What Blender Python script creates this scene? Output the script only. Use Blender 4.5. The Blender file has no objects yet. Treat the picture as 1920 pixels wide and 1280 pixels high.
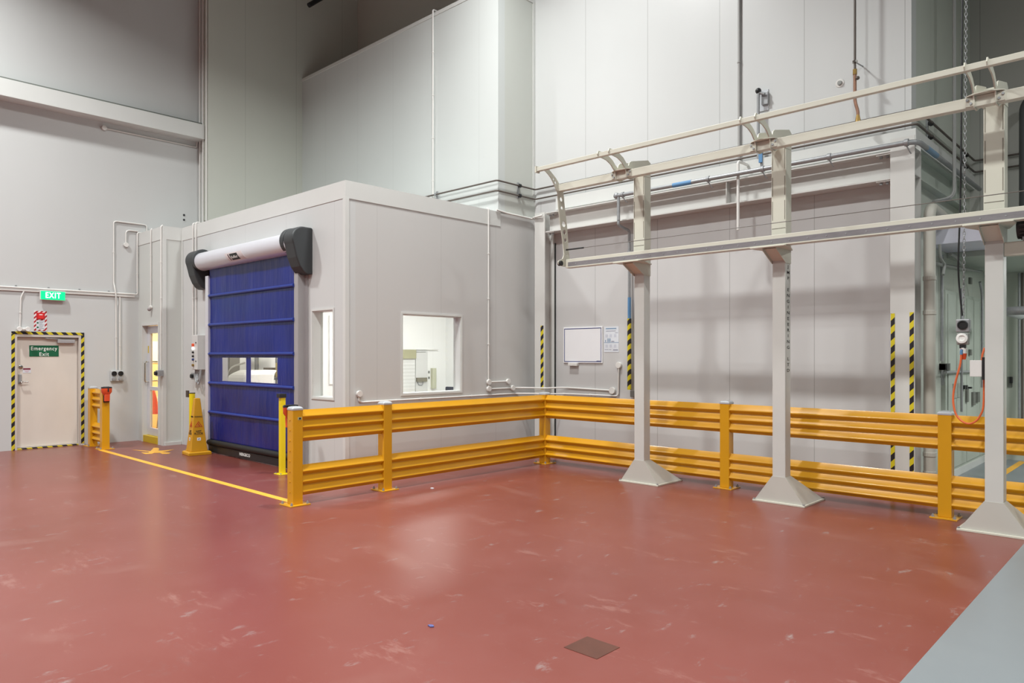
import bpy, bmesh, math, random
from mathutils import Vector, Matrix
random.seed(7)
scene = bpy.context.scene
COL = scene.collection

# ------------------------------------------------------------------ survey
# camera of the photograph: eye height 1.68 m, verticals kept vertical (shift)
F, H, HZ = 1349.0, 1.68, 665.5
TH = math.atan2(2235.3 - 960, F)
FW = (-math.sin(TH), math.cos(TH)); RT = (math.cos(TH), math.sin(TH))
def ray(px, py):
    u = (px - 960) / F; v = (HZ - py) / F
    return (FW[0] + u * RT[0], FW[1] + u * RT[1], v)
def atG(px, py, z=0.0):
    d = ray(px, py); t = (z - H) / d[2]; return Vector((d[0] * t, d[1] * t, z))
def atX(px, py, x):
    d = ray(px, py); t = x / d[0]; return Vector((x, d[1] * t, H + d[2] * t))
def atY(px, py, y):
    d = ray(px, py); t = y / d[1]; return Vector((d[0] * t, y, H + d[2] * t))

# ------------------------------------------------------------------ materials
def lin(c):
    return tuple(((v / 255) / 12.92 if v / 255 <= .04045 else ((v / 255 + .055) / 1.055) ** 2.4) for v in c)
MATS = {}
class NT:
    def __init__(s, name):
        s.m = bpy.data.materials.new(name); s.m.use_nodes = True
        s.t = s.m.node_tree; s.b = s.t.nodes['Principled BSDF']
    def n(s, typ, **kw):
        x = s.t.nodes.new(typ)
        for k, v in kw.items(): setattr(x, k, v)
        return x
    def l(s, a, b): s.t.links.new(a, b)
    def math(s, op, a, b=None, c=None):
        x = s.n('ShaderNodeMath', operation=op)
        for i, v in enumerate((a, b, c)):
            if v is None: continue
            if isinstance(v, (int, float)): x.inputs[i].default_value = v
            else: s.l(v, x.inputs[i])
        return x.outputs[0]
    def mix(s, fac, a, b, mode='MIX'):
        x = s.n('ShaderNodeMix', data_type='RGBA', blend_type=mode)
        for i, v in ((0, fac), (6, a), (7, b)):
            if isinstance(v, (int, float)): x.inputs[i].default_value = v
            elif isinstance(v, tuple): x.inputs[i].default_value = (*v[:3], 1)
            else: s.l(v, x.inputs[i])
        return x.outputs[2]
    def noise(s, scale, vec=None, detail=3, rough=.55, stretch=None):
        pos = s.n('ShaderNodeNewGeometry').outputs['Position'] if vec is None else vec
        if stretch:
            mp = s.n('ShaderNodeMapping'); mp.inputs['Scale'].default_value = stretch; s.l(pos, mp.inputs['Vector']); pos = mp.outputs[0]
        x = s.n('ShaderNodeTexNoise'); x.inputs['Scale'].default_value = scale
        x.inputs['Detail'].default_value = detail; x.inputs['Roughness'].default_value = rough
        s.l(pos, x.inputs['Vector']); return x.outputs['Fac']
    def ramp(s, fac, p0, p1, c0=(0, 0, 0), c1=(1, 1, 1)):
        x = s.n('ShaderNodeValToRGB'); e = x.color_ramp.elements
        e[0].position = p0; e[1].position = p1; e[0].color = (*c0, 1); e[1].color = (*c1, 1)
        s.l(fac, x.inputs[0]); return x.outputs[0]
def mat(name, rgb, rough=.5, metal=0., var=.06, scale=3., spec=.5, emit=None, estr=0., stretch=None, coat=0.):
    if name in MATS: return MATS[name]
    t = NT(name); c = lin(rgb)
    f = t.noise(scale, stretch=stretch)
    d = tuple(v * (1 - var) for v in c); u = tuple(min(1, v * (1 + var)) for v in c)
    t.l(t.mix(f, d, u), t.b.inputs['Base Color'])
    t.b.inputs['Roughness'].default_value = rough; t.b.inputs['Metallic'].default_value = metal
    t.b.inputs['Specular IOR Level'].default_value = spec
    if coat: t.b.inputs['Coat Weight'].default_value = coat; t.b.inputs['Coat Roughness'].default_value = .15
    if emit:
        t.b.inputs['Emission Color'].default_value = (*lin(emit), 1); t.b.inputs['Emission Strength'].default_value = estr
    MATS[name] = t.m; return t.m
def panel_mat(name, rgb, axis, off, w=1.2, rough=.38, half=.004, dark=.72):
    t = NT(name); c = lin(rgb)
    pos = t.n('ShaderNodeNewGeometry').outputs['Position']
    sp = t.n('ShaderNodeSeparateXYZ'); t.l(pos, sp.inputs[0])
    v = t.math('FRACT', t.math('DIVIDE', t.math('SUBTRACT', sp.outputs[axis], off - w / 2 - 40 * w), w))
    j = t.math('LESS_THAN', t.math('ABSOLUTE', t.math('SUBTRACT', v, .5)), half / w)
    f = t.noise(.7, detail=5, stretch=(1, 1, .35))
    base = t.mix(f, tuple(x * .95 for x in c), tuple(min(1, x * 1.04) for x in c))
    sc = t.ramp(t.noise(6, detail=6, rough=.7), .66, .8)
    base = t.mix(t.math('MULTIPLY', sc, .06), base, tuple(x * .5 for x in c))
    t.l(t.mix(j, base, tuple(x * dark for x in c)), t.b.inputs['Base Color'])
    t.b.inputs['Roughness'].default_value = rough; t.b.inputs['Specular IOR Level'].default_value = .4
    MATS[name] = t.m; return t.m
def stripe_mat(name, coef, period, c0, c1, rough=.5, phase=0.):
    t = NT(name)
    pos = t.n('ShaderNodeNewGeometry').outputs['Position']
    d = t.n('ShaderNodeVectorMath', operation='DOT_PRODUCT'); t.l(pos, d.inputs[0]); d.inputs[1].default_value = coef
    v = t.math('FRACT', t.math('ADD', t.math('DIVIDE', d.outputs['Value'], period), 50 + phase))
    k = t.math('GREATER_THAN', v, .5)
    w = t.noise(40, detail=4)
    a = t.mix(w, tuple(x * .85 for x in lin(c0)), lin(c0)); b = t.mix(w, tuple(x * .85 for x in lin(c1)), lin(c1))
    t.l(t.mix(k, a, b), t.b.inputs['Base Color']); t.b.inputs['Roughness'].default_value = rough
    MATS[name] = t.m; return t.m
def glass_mat(name, rgb=(248, 249, 248), alpha=.12, rough=.03):
    t = NT(name); t.t.nodes.remove(t.b)
    out = t.t.nodes['Material Output']
    tr = t.n('ShaderNodeBsdfTransparent'); tr.inputs[0].default_value = (*lin(rgb), 1)
    gl = t.n('ShaderNodeBsdfGlossy'); gl.inputs['Roughness'].default_value = rough
    fr = t.n('ShaderNodeLayerWeight'); fr.inputs[0].default_value = .5
    f = t.math('ADD', t.math('MULTIPLY', t.math('POWER', fr.outputs['Facing'], 4.), .5), alpha * .15)
    mx = t.n('ShaderNodeMixShader'); t.l(f, mx.inputs[0]); t.l(tr.outputs[0], mx.inputs[1]); t.l(gl.outputs[0], mx.inputs[2])
    t.l(mx.outputs[0], out.inputs[0]); MATS[name] = t.m; return t.m

WALL = (206, 203, 198)
M_left = panel_mat('precast_paint', (198, 199, 198), 1, 2.0, 30, .55)
M_leftp = panel_mat('coldstore_panel_left', (200, 202, 193), 1, 7.222)
M_backu = panel_mat('coldstore_panel_back', (206, 208, 207), 0, -7.299, dark=.62)
M_backl = panel_mat('coldstore_panel_back_low', (199, 198, 197), 0, -7.102, 1.178, dark=.62)
M_tall = panel_mat('coldstore_panel_tall', (204, 208, 206), 0, -12.481, dark=.86)
M_tallside = panel_mat('coldstore_panel_tall_side', (200, 203, 197), 1, 0, 30)
M_front = panel_mat('coldstore_panel_front', (202, 203, 202), 0, -12.646, 1.32, dark=.86)
M_side = panel_mat('coldstore_panel_side', (199, 198, 196), 1, 6.114, 1.2, dark=.86)
M_vest = panel_mat('coldstore_panel_vestibule', (201, 203, 199), 0, 0, 30)
M_ret = panel_mat('coldstore_panel_return', (196, 201, 191), 1, 10.364)
M_far = panel_mat('coldstore_panel_far', (184, 184, 178), 0, -2.3, 1.2, dark=.6)
M_flash = mat('flashing', (209, 210, 207), .4, var=.03)
M_int = panel_mat('interior_white', (236, 237, 234), 1, 11.2, 1.2, .4, dark=.85)
M_inty = mat('interior_cream', (240, 222, 168), .5, var=.04)
M_ceil = mat('ceiling_metal', (120, 118, 112), .6)
M_white = mat('white_pvc', (222, 220, 216), .4, var=.03)
M_galv = mat('galvanised_steel', (158, 160, 162), .42, .35, var=.2, scale=25)
M_dark = mat('dark_pipe', (98, 90, 84), .5, .2, var=.15)
M_black = mat('black_plastic', (30, 31, 33), .45, var=.1)
M_cap = mat('charcoal_moulding', (52, 55, 57), .5, var=.06)
M_alu = mat('anodised_aluminium', (222, 222, 229), .33, .4, var=.03)
M_alug = mat('grey_guide', (160, 157, 158), .5, 0., var=.04)
M_chrome = mat('chrome_steel', (190, 188, 182), .18, 1., var=.04)
M_yel = mat('yellow_powder_coat', (211, 152, 18), .34, var=.05, scale=5, coat=.25)
M_yelp = mat('yellow_post_paint', (232, 206, 20), .42, var=.06)
M_yelf = mat('yellow_floor_paint', (226, 168, 54), .5, var=.1, scale=18)
M_cream = mat('cream_steel_paint', (205, 203, 189), .4, var=.04, scale=4)
M_colm = mat('stone_steel_paint', (200, 200, 195), .42, var=.04, scale=4)
M_track = mat('track_steel', (136, 132, 135), .4, .3, var=.2, scale=12, stretch=(1, 1, 8))
M_orange = mat('orange_plastic', (226, 84, 40), .45, var=.08)
M_cord = mat('orange_cord', (226, 110, 62), .5)
M_cone = mat('cone_plastic', (208, 152, 28), .42, var=.05)
M_blue = mat('blue_marker', (92, 140, 184), .5)
M_navy = mat('navy_frame', (52, 62, 120), .4)
M_board = mat('whiteboard_face', (234, 234, 236), .3, var=.02)
M_paper = mat('paper', (214, 218, 224), .6, var=.05, scale=20)
M_red = mat('red_print', (196, 24, 28), .5)
M_green = mat('green_sign', (12, 96, 62), .45, var=.04)
M_wtxt = mat('white_print', (240, 240, 236), .5, var=.02)
M_btxt = mat('black_print', (34, 32, 30), .6)
M_copper = mat('copper_pipe', (150, 112, 92), .4, .4, var=.2, scale=20)
M_brass = mat('brass_fitting', (150, 122, 66), .4, .6)
M_grey = mat('grey_paint', (150, 152, 148), .5)
M_cab = mat('cabinet_paint', (176, 184, 174), .45, var=.04)
M_door = mat('door_paint', (214, 206, 196), .5, var=.08, scale=2.5, stretch=(1, 1, .5))
M_exit = mat('exit_green', (0, 160, 96), .4, emit=(0, 210, 120), estr=1.6)
M_exitw = mat('exit_white', (250, 250, 250), .4, emit=(255, 255, 255), estr=2.6)
M_lamp = mat('lit_indicator', (255, 255, 250), .4, emit=(255, 255, 250), estr=3.)
M_glass = glass_mat('window_glass')
M_vinyl = glass_mat('clear_vinyl', (242, 242, 238), .1, .02)
M_pur = mat('lilac_fascia', (224, 224, 238), .5)
M_skirt = mat('yellow_sill', (206, 176, 34), .5)
M_vinylblue = None
def blue_curtain():
    t = NT('blue_pvc_curtain')
    f = t.noise(1.5, detail=5, stretch=(1.3, 1, .5))
    t.l(t.mix(f, lin((4, 14, 72)), lin((12, 38, 142))), t.b.inputs['Base Color'])
    t.b.inputs['Roughness'].default_value = .3; t.b.inputs['Specular IOR Level'].default_value = .38
    g = t.noise(2.2, detail=4, rough=.6, stretch=(2.2, 1, .55)); bp = t.n('ShaderNodeBump'); bp.inputs['Strength'].default_value = .4
    bp.inputs['Distance'].default_value = .03
    g2 = t.math('MULTIPLY', t.noise(2.6, detail=3, stretch=(6.5, 1, .3)), t.math('MULTIPLY', t.noise(1.1, detail=2), .9))
    g = t.math('ADD', g, g2)
    t.l(g, bp.inputs['Height']); t.l(bp.outputs[0], t.b.inputs['Normal']); return t.m
M_curtain = blue_curtain()
M_bluebar = mat('blue_bar_sleeve', (26, 50, 136), .4, var=.06)
def floor_red():
    t = NT('red_epoxy_floor')
    big = t.noise(.35, detail=4); mid = t.noise(1.6, detail=6, rough=.65)
    c = t.mix(t.ramp(big, .35, .65), lin((115, 56, 47)), lin((125, 67, 60)))
    c = t.mix(t.math('MULTIPLY', t.ramp(mid, .45, .72), .4), c, lin((126, 72, 66)))
    # tyre scuffs: warped thin arcs
    pos = t.n('ShaderNodeNewGeometry').outputs['Position']
    wv = t.n('ShaderNodeTexWave', wave_type='RINGS', rings_direction='Z'); wv.inputs['Scale'].default_value = .22
    wv.inputs['Distortion'].default_value = 7; wv.inputs['Detail'].default_value = 3; wv.inputs['Detail Scale'].default_value = .8
    mp = t.n('ShaderNodeMapping'); mp.inputs['Location'].default_value = (5.5, -1.5, 0); t.l(pos, mp.inputs['Vector']); t.l(mp.outputs[0], wv.inputs['Vector'])
    arc = t.ramp(wv.outputs['Fac'], .93, .995)
    patch = t.ramp(t.noise(.9, detail=4), .5, .68)
    c = t.mix(t.math('MULTIPLY', t.math('MULTIPLY', arc, patch), .22), c, lin((150, 116, 108)))
    dull = t.ramp(t.noise(2.1, detail=8, rough=.72, stretch=(1, 1.8, 1)), .6, .8)
    c = t.mix(t.math('MULTIPLY', dull, .5), c, lin((118, 100, 98)))
    fl = t.ramp(t.noise(3.2, detail=9, rough=.72, stretch=(2.4, 1, 1)), .6, .72)
    sc2 = t.ramp(t.noise(1.3, detail=10, rough=.78, stretch=(1, 2.6, 1)), .58, .66)
    c = t.mix(t.math('MULTIPLY', sc2, .6), c, lin((146, 104, 96)))
    c = t.mix(t.math('MULTIPLY', fl, .8), c, lin((142, 132, 130)))
    t.l(c, t.b.inputs['Base Color'])
    r = t.n('ShaderNodeMapRange'); r.inputs[3].default_value = .25; r.inputs[4].default_value = .34; t.l(big, r.inputs[0])
    t.l(r.outputs[0], t.b.inputs['Roughness']); t.b.inputs['Specular IOR Level'].default_value = .4
    return t.m
M_floor = floor_red()
def floor_grey():
    t = NT('grey_epoxy_floor')
    f = t.noise(1.2, detail=6, rough=.6)
    t.l(t.mix(f, lin((116, 122, 126)), lin((130, 136, 139))), t.b.inputs['Base Color'])
    t.b.inputs['Roughness'].default_value = .34; return t.m
M_floorg = floor_grey()

# ------------------------------------------------------------------ mesh building
def bez(a, b, c, n=5):
    return [a * (1 - t) ** 2 + b * 2 * t * (1 - t) + c * t * t for t in [i / n for i in range(n + 1)]]
def fillet(pts, r):
    pts = [Vector(p) for p in pts]
    if r <= 0 or len(pts) < 3: return pts
    out = [pts[0]]
    for i in range(1, len(pts) - 1):
        p, a, b = pts[i], pts[i - 1], pts[i + 1]
        k = min(r, (p - a).length * .48, (b - p).length * .48)
        out += bez(p + (a - p).normalized() * k, p, p + (b - p).normalized() * k)
    return out + [pts[-1]]
class MB:
    def __init__(s): s.bm = bmesh.new()
    def box(s, x0, x1, y0, y1, z0, z1):
        x0, x1 = sorted((x0, x1)); y0, y1 = sorted((y0, y1)); z0, z1 = sorted((z0, z1))
        v = [s.bm.verts.new(p) for p in ((x0, y0, z0), (x1, y0, z0), (x1, y1, z0), (x0, y1, z0), (x0, y0, z1), (x1, y0, z1), (x1, y1, z1), (x0, y1, z1))]
        for f in ((3, 2, 1, 0), (4, 5, 6, 7), (0, 1, 5, 4), (1, 2, 6, 5), (2, 3, 7, 6), (3, 0, 4, 7)): s.bm.faces.new([v[i] for i in f])
        return s
    def loops(s, rings, closed=True, cap=True):
        vs = [[s.bm.verts.new(p) for p in r] for r in rings]
        for a, b in zip(vs, vs[1:]):
            n = len(a)
            for i in range(n if closed else n - 1):
                s.bm.faces.new((a[i], a[(i + 1) % n], b[(i + 1) % n], b[i]))
        if cap and closed:
            s.bm.faces.new(list(reversed(vs[0]))); s.bm.faces.new(vs[-1])
        return s
    def tube(s, pts, r, n=10, bend=0., closed=False):
        pts = fillet(pts, bend) if bend else [Vector(p) for p in pts]
        rad = r if callable(r) else (lambda i: r)
        t0 = (pts[1] - pts[0]).normalized()
        up = Vector((0, 0, 1)) if abs(t0.z) < .9 else Vector((1, 0, 0))
        nrm = t0.cross(up).normalized(); rings = []
        for i, p in enumerate(pts):
            t = (pts[min(i + 1, len(pts) - 1)] - pts[max(i - 1, 0)])
            t = t.normalized() if t.length > 1e-9 else t0
            nrm = (nrm - t * nrm.dot(t))
            nrm = nrm.normalized() if nrm.length > 1e-6 else t.orthogonal().normalized()
            b = t.cross(nrm)
            rings.append([p + (nrm * math.cos(q) + b * math.sin(q)) * rad(i) for q in [2 * math.pi * k / n for k in range(n)]])
        return s.loops(rings)
    def cyl(s, p0, p1, r0, r1=None, n=20):
        r1 = r0 if r1 is None else r1
        return s.tube([p0, p1], lambda i: (r0, r1)[i], n)
    def lathe(s, c, prof, n=24, axis='Z'):
        c = Vector(c); rings = []
        for r, h in prof:
            ring = []
            for k in range(n):
                a = 2 * math.pi * k / n; u, w = max(r, 1e-4) * math.cos(a), max(r, 1e-4) * math.sin(a)
                ring.append(c + (Vector((u, w, h)) if axis == 'Z' else Vector((h, u, w)) if axis == 'X' else Vector((w, h, u))))
            rings.append(ring)
        return s.loops(rings)
    def prism(s, pts, axis, a0, a1):
        def P(p, a): return {'X': (a, p[0], p[1]), 'Y': (p[0], a, p[1]), 'Z': (p[0], p[1], a)}[axis]
        return s.loops([[P(p, a0) for p in pts], [P(p, a1) for p in pts]])
    def hexa(s, bottom, top): return s.loops([bottom, top])
    def sphere(s, c, r, n=14):
        return s.lathe(c, [(r * math.sin(math.pi * i / 8), -r * math.cos(math.pi * i / 8)) for i in range(9)], n)
    def build(s, name, material, parent=None, bevel=0., smooth=False, seg=2):
        bmesh.ops.remove_doubles(s.bm, verts=s.bm.verts, dist=1e-6)
        bmesh.ops.recalc_face_normals(s.bm, faces=s.bm.faces)
        L = WORLD(parent)
        for v in s.bm.verts: v.co -= L
        if not parent:
            pass
        me = bpy.data.meshes.new(name); s.bm.to_mesh(me); s.bm.free()
        me.materials.append(material)
        o = bpy.data.objects.new(name, me); COL.objects.link(o)
        if parent: o.parent = parent
        if smooth:
            for p in me.polygons: p.use_smooth = True
            me.set_sharp_from_angle(angle=math.radians(40))
        if bevel:
            b = o.modifiers.new('bevel', 'BEVEL'); b.width = bevel; b.segments = seg; b.limit_method = 'ANGLE'; b.angle_limit = math.radians(40)
        return o
def WORLD(o):
    L = Vector((0, 0, 0))
    while o: L = L + o.location; o = o.parent
    return L
def tag(o, label, cat, group=None, kind=None):
    if kind: o['kind'] = kind
    if label: o['label'] = label
    if cat: o['category'] = cat
    if group: o['group'] = group
    return o
def thing(name, label, cat, loc, group=None):
    o = bpy.data.objects.new(name, None); COL.objects.link(o); o.location = loc; o.empty_display_size = .1
    return tag(o, label, cat, group)
def struct(name, mb, m, parent=None, **k):
    o = mb.build(name, m, parent, **k)
    if not parent: o['kind'] = 'structure'
    return o
def box(*a): return MB().box(*a)
def center_origin(o):
    """put a top-level mesh's origin at the base centre of its mesh"""
    vs = [v.co for v in o.data.vertices]
    c = Vector([(min(v[i] for v in vs) + max(v[i] for v in vs)) / 2 for i in range(3)]); c.z = min(v.z for v in vs)
    o.data.transform(Matrix.Translation(-c)); o.location = o.location + c
def single(name, mb, m, label, cat, group=None, **k):
    o = mb.build(name, m, None, **k); center_origin(o); return tag(o, label, cat, group)
def copy_tree(o, parent=None):
    c = o.copy(); COL.objects.link(c)
    if parent: c.parent = parent; c.matrix_parent_inverse = o.matrix_parent_inverse
    for ch in list(o.children): copy_tree(ch, c)
    return c
def text(name, s, m, parent, center, right, up, height, width=None, depth=.002, spacing=1., line=1., bold=0.):
    cu = bpy.data.curves.new(name, 'FONT'); cu.body = s; cu.align_x = 'CENTER'; cu.align_y = 'CENTER'
    cu.extrude = .004; cu.space_character = spacing; cu.space_line = line; cu.resolution_u = 3; cu.offset = bold
    ob = bpy.data.objects.new(name, cu); COL.objects.link(ob)
    dg = bpy.context.evaluated_depsgraph_get(); dg.update()
    me = bpy.data.meshes.new_from_object(ob.evaluated_get(dg)); bpy.data.objects.remove(ob); bpy.data.curves.remove(cu)
    xs = [v.co.x for v in me.vertices]; ys = [v.co.y for v in me.vertices]
    cx, cy = (min(xs) + max(xs)) / 2, (min(ys) + max(ys)) / 2
    sy = height / (max(ys) - min(ys)); sx = (width / (max(xs) - min(xs))) if width else sy
    R = Vector(right).normalized(); U = Vector(up).normalized(); N = R.cross(U)
    L = WORLD(parent); C = Vector(center) - L
    for v in me.vertices:
        v.co = C + R * ((v.co.x - cx) * sx) + U * ((v.co.y - cy) * sy) + N * (depth / 2 + (depth / 2 if v.co.z > 0 else -depth / 2))
    me.materials.clear(); me.materials.append(m); me.name = name
    o = bpy.data.objects.new(name, me); COL.objects.link(o)
    if parent: o.parent = parent
    return o
def plate_holes(name, outline, holes, plane, a0, a1, m, parent):
    """flat plate with real holes; outline/holes are 2D in (Y,Z) (plane X) or (X,Z) (plane Y)"""
    cu = bpy.data.curves.new(name, 'CURVE'); cu.dimensions = '2D'; cu.fill_mode = 'BOTH'; cu.extrude = .5
    for poly in [outline] + holes:
        sp = cu.splines.new('POLY'); sp.points.add(len(poly) - 1); sp.use_cyclic_u = True
        for p, q in zip(sp.points, poly): p.co = (q[0], q[1], 0, 1)
    ob = bpy.data.objects.new(name, cu); COL.objects.link(ob)
    dg = bpy.context.evaluated_depsgraph_get(); dg.update()
    me = bpy.data.meshes.new_from_object(ob.evaluated_get(dg)); bpy.data.objects.remove(ob); bpy.data.curves.remove(cu)
    L = WORLD(parent)
    for v in me.vertices:
        a = a1 if v.co.z > 0 else a0
        v.co = (Vector((a, v.co.x, v.co.y)) if plane == 'X' else Vector((v.co.x, a, v.co.y))) - L
    bm = bmesh.new(); bm.from_mesh(me); bmesh.ops.remove_doubles(bm, verts=bm.verts, dist=1e-5); bmesh.ops.recalc_face_normals(bm, faces=bm.faces); bm.to_mesh(me); bm.free()
    me.materials.clear(); me.materials.append(m); me.name = name
    o = bpy.data.objects.new(name, me); COL.objects.link(o); o.parent = parent
    return o
def circ(c, r, n=20, ry=None):
    return [(c[0] + r * math.cos(2 * math.pi * i / n), c[1] + (ry or r) * math.sin(2 * math.pi * i / n)) for i in range(n)]
def wall_rects(u0, u1, z0, z1, holes):
    """rectangles (u0,u1,z0,z1) covering a wall face minus holes"""
    us = sorted({u0, u1, *[h[0] for h in holes], *[h[1] for h in holes]}); zs = sorted({z0, z1, *[h[2] for h in holes], *[h[3] for h in holes]})
    out = []
    for a, b in zip(us, us[1:]):
        for c, d in zip(zs, zs[1:]):
            m_, n_ = (a + b) / 2, (c + d) / 2
            if not any(h[0] < m_ < h[1] and h[2] < n_ < h[3] for h in holes): out.append((a, b, c, d))
    return out
def wall(name, plane, a0, a1, u0, u1, z0, z1, m, holes=()):
    """wall as one closed grid mesh with openings, thickness a0..a1"""
    us = sorted({u0, u1, *[h[0] for h in holes], *[h[1] for h in holes]}); zs = sorted({z0, z1, *[h[2] for h in holes], *[h[3] for h in holes]})
    solid = {}
    for i in range(len(us) - 1):
        for j in range(len(zs) - 1):
            m_, n_ = (us[i] + us[i + 1]) / 2, (zs[j] + zs[j + 1]) / 2
            solid[i, j] = not any(h[0] < m_ < h[1] and h[2] < n_ < h[3] for h in holes)
    bm = bmesh.new(); V = {}
    def v(i, j, k):
        if (i, j, k) not in V:
            a = (a0, a1)[k]; V[i, j, k] = bm.verts.new((a, us[i], zs[j]) if plane == 'X' else (us[i], a, zs[j]))
        return V[i, j, k]
    for (i, j), s_ in solid.items():
        if not s_: continue
        for k in (0, 1): bm.faces.new((v(i, j, k), v(i + 1, j, k), v(i + 1, j + 1, k), v(i, j + 1, k)))
        for di, dj, e in ((-1, 0, ((i, j), (i, j + 1))), (1, 0, ((i + 1, j), (i + 1, j + 1))), (0, -1, ((i, j), (i + 1, j))), (0, 1, ((i, j + 1), (i + 1, j + 1)))):
            if not solid.get((i + di, j + dj), False):
                (p, q), (r_, t_) = e; bm.faces.new((v(p, q, 0), v(r_, t_, 0), v(r_, t_, 1), v(p, q, 1)))
    b = MB(); b.bm.free(); b.bm = bm
    return struct(name, b, m)

# ================================================================== THE SETTING
XL, XLP, YT, YB, XR, YW = -15.1, -14.63, 8.57, 5.59, -8.42, 9.495
ZR = 4.07                                   # roof of the low room
# floor: red epoxy bay with a grey aisle along its right side
f = MB(); f.box(-20, -1.09, -14, 9.75, -.2, 0); struct('floor', f, M_floor)
f = MB(); f.box(-1.09, 14, -14, 9.75, -.2, 0).box(-2.9, 14, 9.75, 15, -.2, 0); struct('floor_aisle', f, M_floorg)
f = MB(); f.box(-20, -2.9, 9.75, 15, -.2, 0); struct('floor_inside', f, mat('interior_floor', (200, 198, 190), .5))
wall('wall_left', 'X', XL - .3, XL, -14, 6.43, 0, 11.5, M_left, [(3.2, 4.235, 0, 2.045), (5.3, 6.43, 0, 2.6)])
wall('wall_left_panel', 'X', XLP - .2, XLP, 6.43, 10.3, 3.95, 11.5, M_leftp)
struct('wall_left_end', box(-15.4, XLP - .2, 6.431, 6.6, 2.6, 11.5), M_flash)
# low room
V_X = -13.86
wall('wall_vestibule_front', 'Y', 5.25, 5.35, XL, V_X, 0, ZR, M_vest, [(-14.91, -14.04, 0, 2.3)])
struct('wall_vestibule_side', box(V_X - .1, V_X, 5.35, 5.75, 0, ZR), M_vest)
wall('wall_room_front', 'Y', YB, YB + .16, V_X, XR, 0, ZR, M_front, [(-12.3, -9.53, 0, 3.14), (-9.255, -8.72, 1.075, 2.315)])
wall('wall_room_side', 'X', XR - .16, XR, YB + .16, 9.6, 0, ZR, M_side, [(6.565, 7.725, 1.11, 2.285)])
struct('ceiling_room', box(-15.1, V_X, 5.35, 5.75, 3.9, ZR - .01).box(V_X, XR - .16, YB + .16, YT, 3.9, ZR - .01).box(-14.9, XR - .16, YT, 13, 3.9, ZR - .01).box(-14.9, V_X, 5.75, YT, 3.9, ZR - .01), M_flash)
tr = MB().box(V_X, XR + .008, YB - .008, YB, 3.83, ZR + .004).box(XR, XR + .008, YB, 8.62, 3.83, ZR + .004)
struct('trim_1', tr, M_flash)
tr = MB().box(XL, V_X + .008, 5.242, 5.25, 3.83, ZR + .004).box(V_X, V_X + .008, 5.25, YB - .008, 3.83, ZR + .004)
struct('trim_2', tr, M_flash)
struct('trim_3', box(XR, XR + .012, YB - .012, YB + .05, 0, 3.83).box(XR - .05, XR, YB - .012, YB, 0, 3.83), M_flash)
struct('trim_4', box(V_X, V_X + .012, 5.238, 5.3, 0, 3.83).box(V_X - .05, V_X, 5.238, 5.25, 0, 3.83), M_flash)
struct('trim_5', box(V_X + .002, V_X + .06, YB - .012, YB - .001, 0, 3.83), M_flash)
struct('baseboard_vestibule', box(V_X, V_X + .03, 5.27, YB - .02, 0, .06), M_flash)
# tall block over the room
struct('wall_tall_front', box(XLP, XR, YT, YT + .16, ZR - .01, 7.92), M_tall)
struct('wall_tall_side', box(XR - .16, XR, YT + .16, YW + .1, ZR - .01, 7.92), M_tallside)
struct('wall_tall_top', box(XLP, XR - .16, YT + .16, 10.3, 7.8, 7.9), M_flash)
struct('trim_6', box(XLP, XR + .01, YT - .01, YT, 7.86, 7.925).box(XR, XR + .01, YT, YW, 7.86, 7.925), M_flash)
struct('trim_7', box(XR, XR + .012, YW - .06, YW - .001, 4.4, 11.4), M_flash)
struct('wall_back_above', box(XLP, XR, 10.06, 10.3, 7.92, 11.5), M_leftp)
struct('trim_8', box(XLP + .01, XR, 9.9, 10.06, 8.02, 8.2), mat('grey_rail', (170, 168, 160), .5))
# main back wall
struct('wall_back', box(XR, -2.43, YW, YW + .2, 4.36, 11.5), M_backu)
struct('wall_back_lower', box(XR, -2.43, YW, YW + .2, 0, 4.36), M_backl)
struct('trim_9', box(-7.9, -2.37, YW - .05, YW, 4.16, 4.36).box(-2.43, -2.37, YW, 12.6, 4.16, 4.36), M_flash)
# recess on the right
struct('wall_return', box(-2.63, -2.43, YW + .2, 14.1, 0, 11.5), M_ret)
struct('wall_far', box(-2.43, 14, 12.6, 12.8, 3.4, 11.5), M_far)
struct('wall_far_lower', box(-2.43, 14, 13.9, 14.1, 0, 3.0), M_ret)
struct('ceiling_mezzanine', box(-2.43, 14, 11.2, 14.1, 3.0, 3.4), M_cab)
struct('wall_right', box(14, 14.2, -14, 15, 0, 11.5), M_far)
struct('wall_rear', box(-20, 14, -14.2, -14, 0, 11.5), M_far)
struct('ceiling', box(-20, 14.2, -14.2, 15, 11.5, 11.7), M_ceil)
# rooms seen through the glass
struct('wall_inside_left', box(-14.8, -14.6, 7.6, 13, 0, 3.9), M_int)
struct('wall_inside_back', box(-14.6, XR, 12.85, 13, 0, 3.9), panel_mat('interior_white_x', (234, 236, 234), 0, -14.0, 1.2, .4, dark=.85))
struct('wall_inside_right', box(-8.58, XR, 9.6, 12.85, 0, 3.9), M_int)
struct('wall_inside_partition', box(-14.6, -13.8, 7.5, 7.6, 0, 3.9).box(-13.95, -13.8, 5.75, 7.5, 0, 3.9), M_int)
struct('wall_office', box(-17.7, -17.5, 5.3, 7.6, 0, 2.6).box(-17.5, -13.95, 7.4, 7.5, 0, 2.6).box(-17.5, -15.4, 5.3, 5.42, 0, 2.6), M_inty)
struct('ceiling_office', box(-17.7, -15.1, 5.3, 7.6, 2.6, 2.75).box(-15.1, -13.95, 5.35, 7.6, 2.6, 2.75), M_inty)
struct('floor_office', box(-17.5, -13.97, 5.36, 7.4, 0, .012), mat('office_floor', (226, 166, 60), .4))
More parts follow.
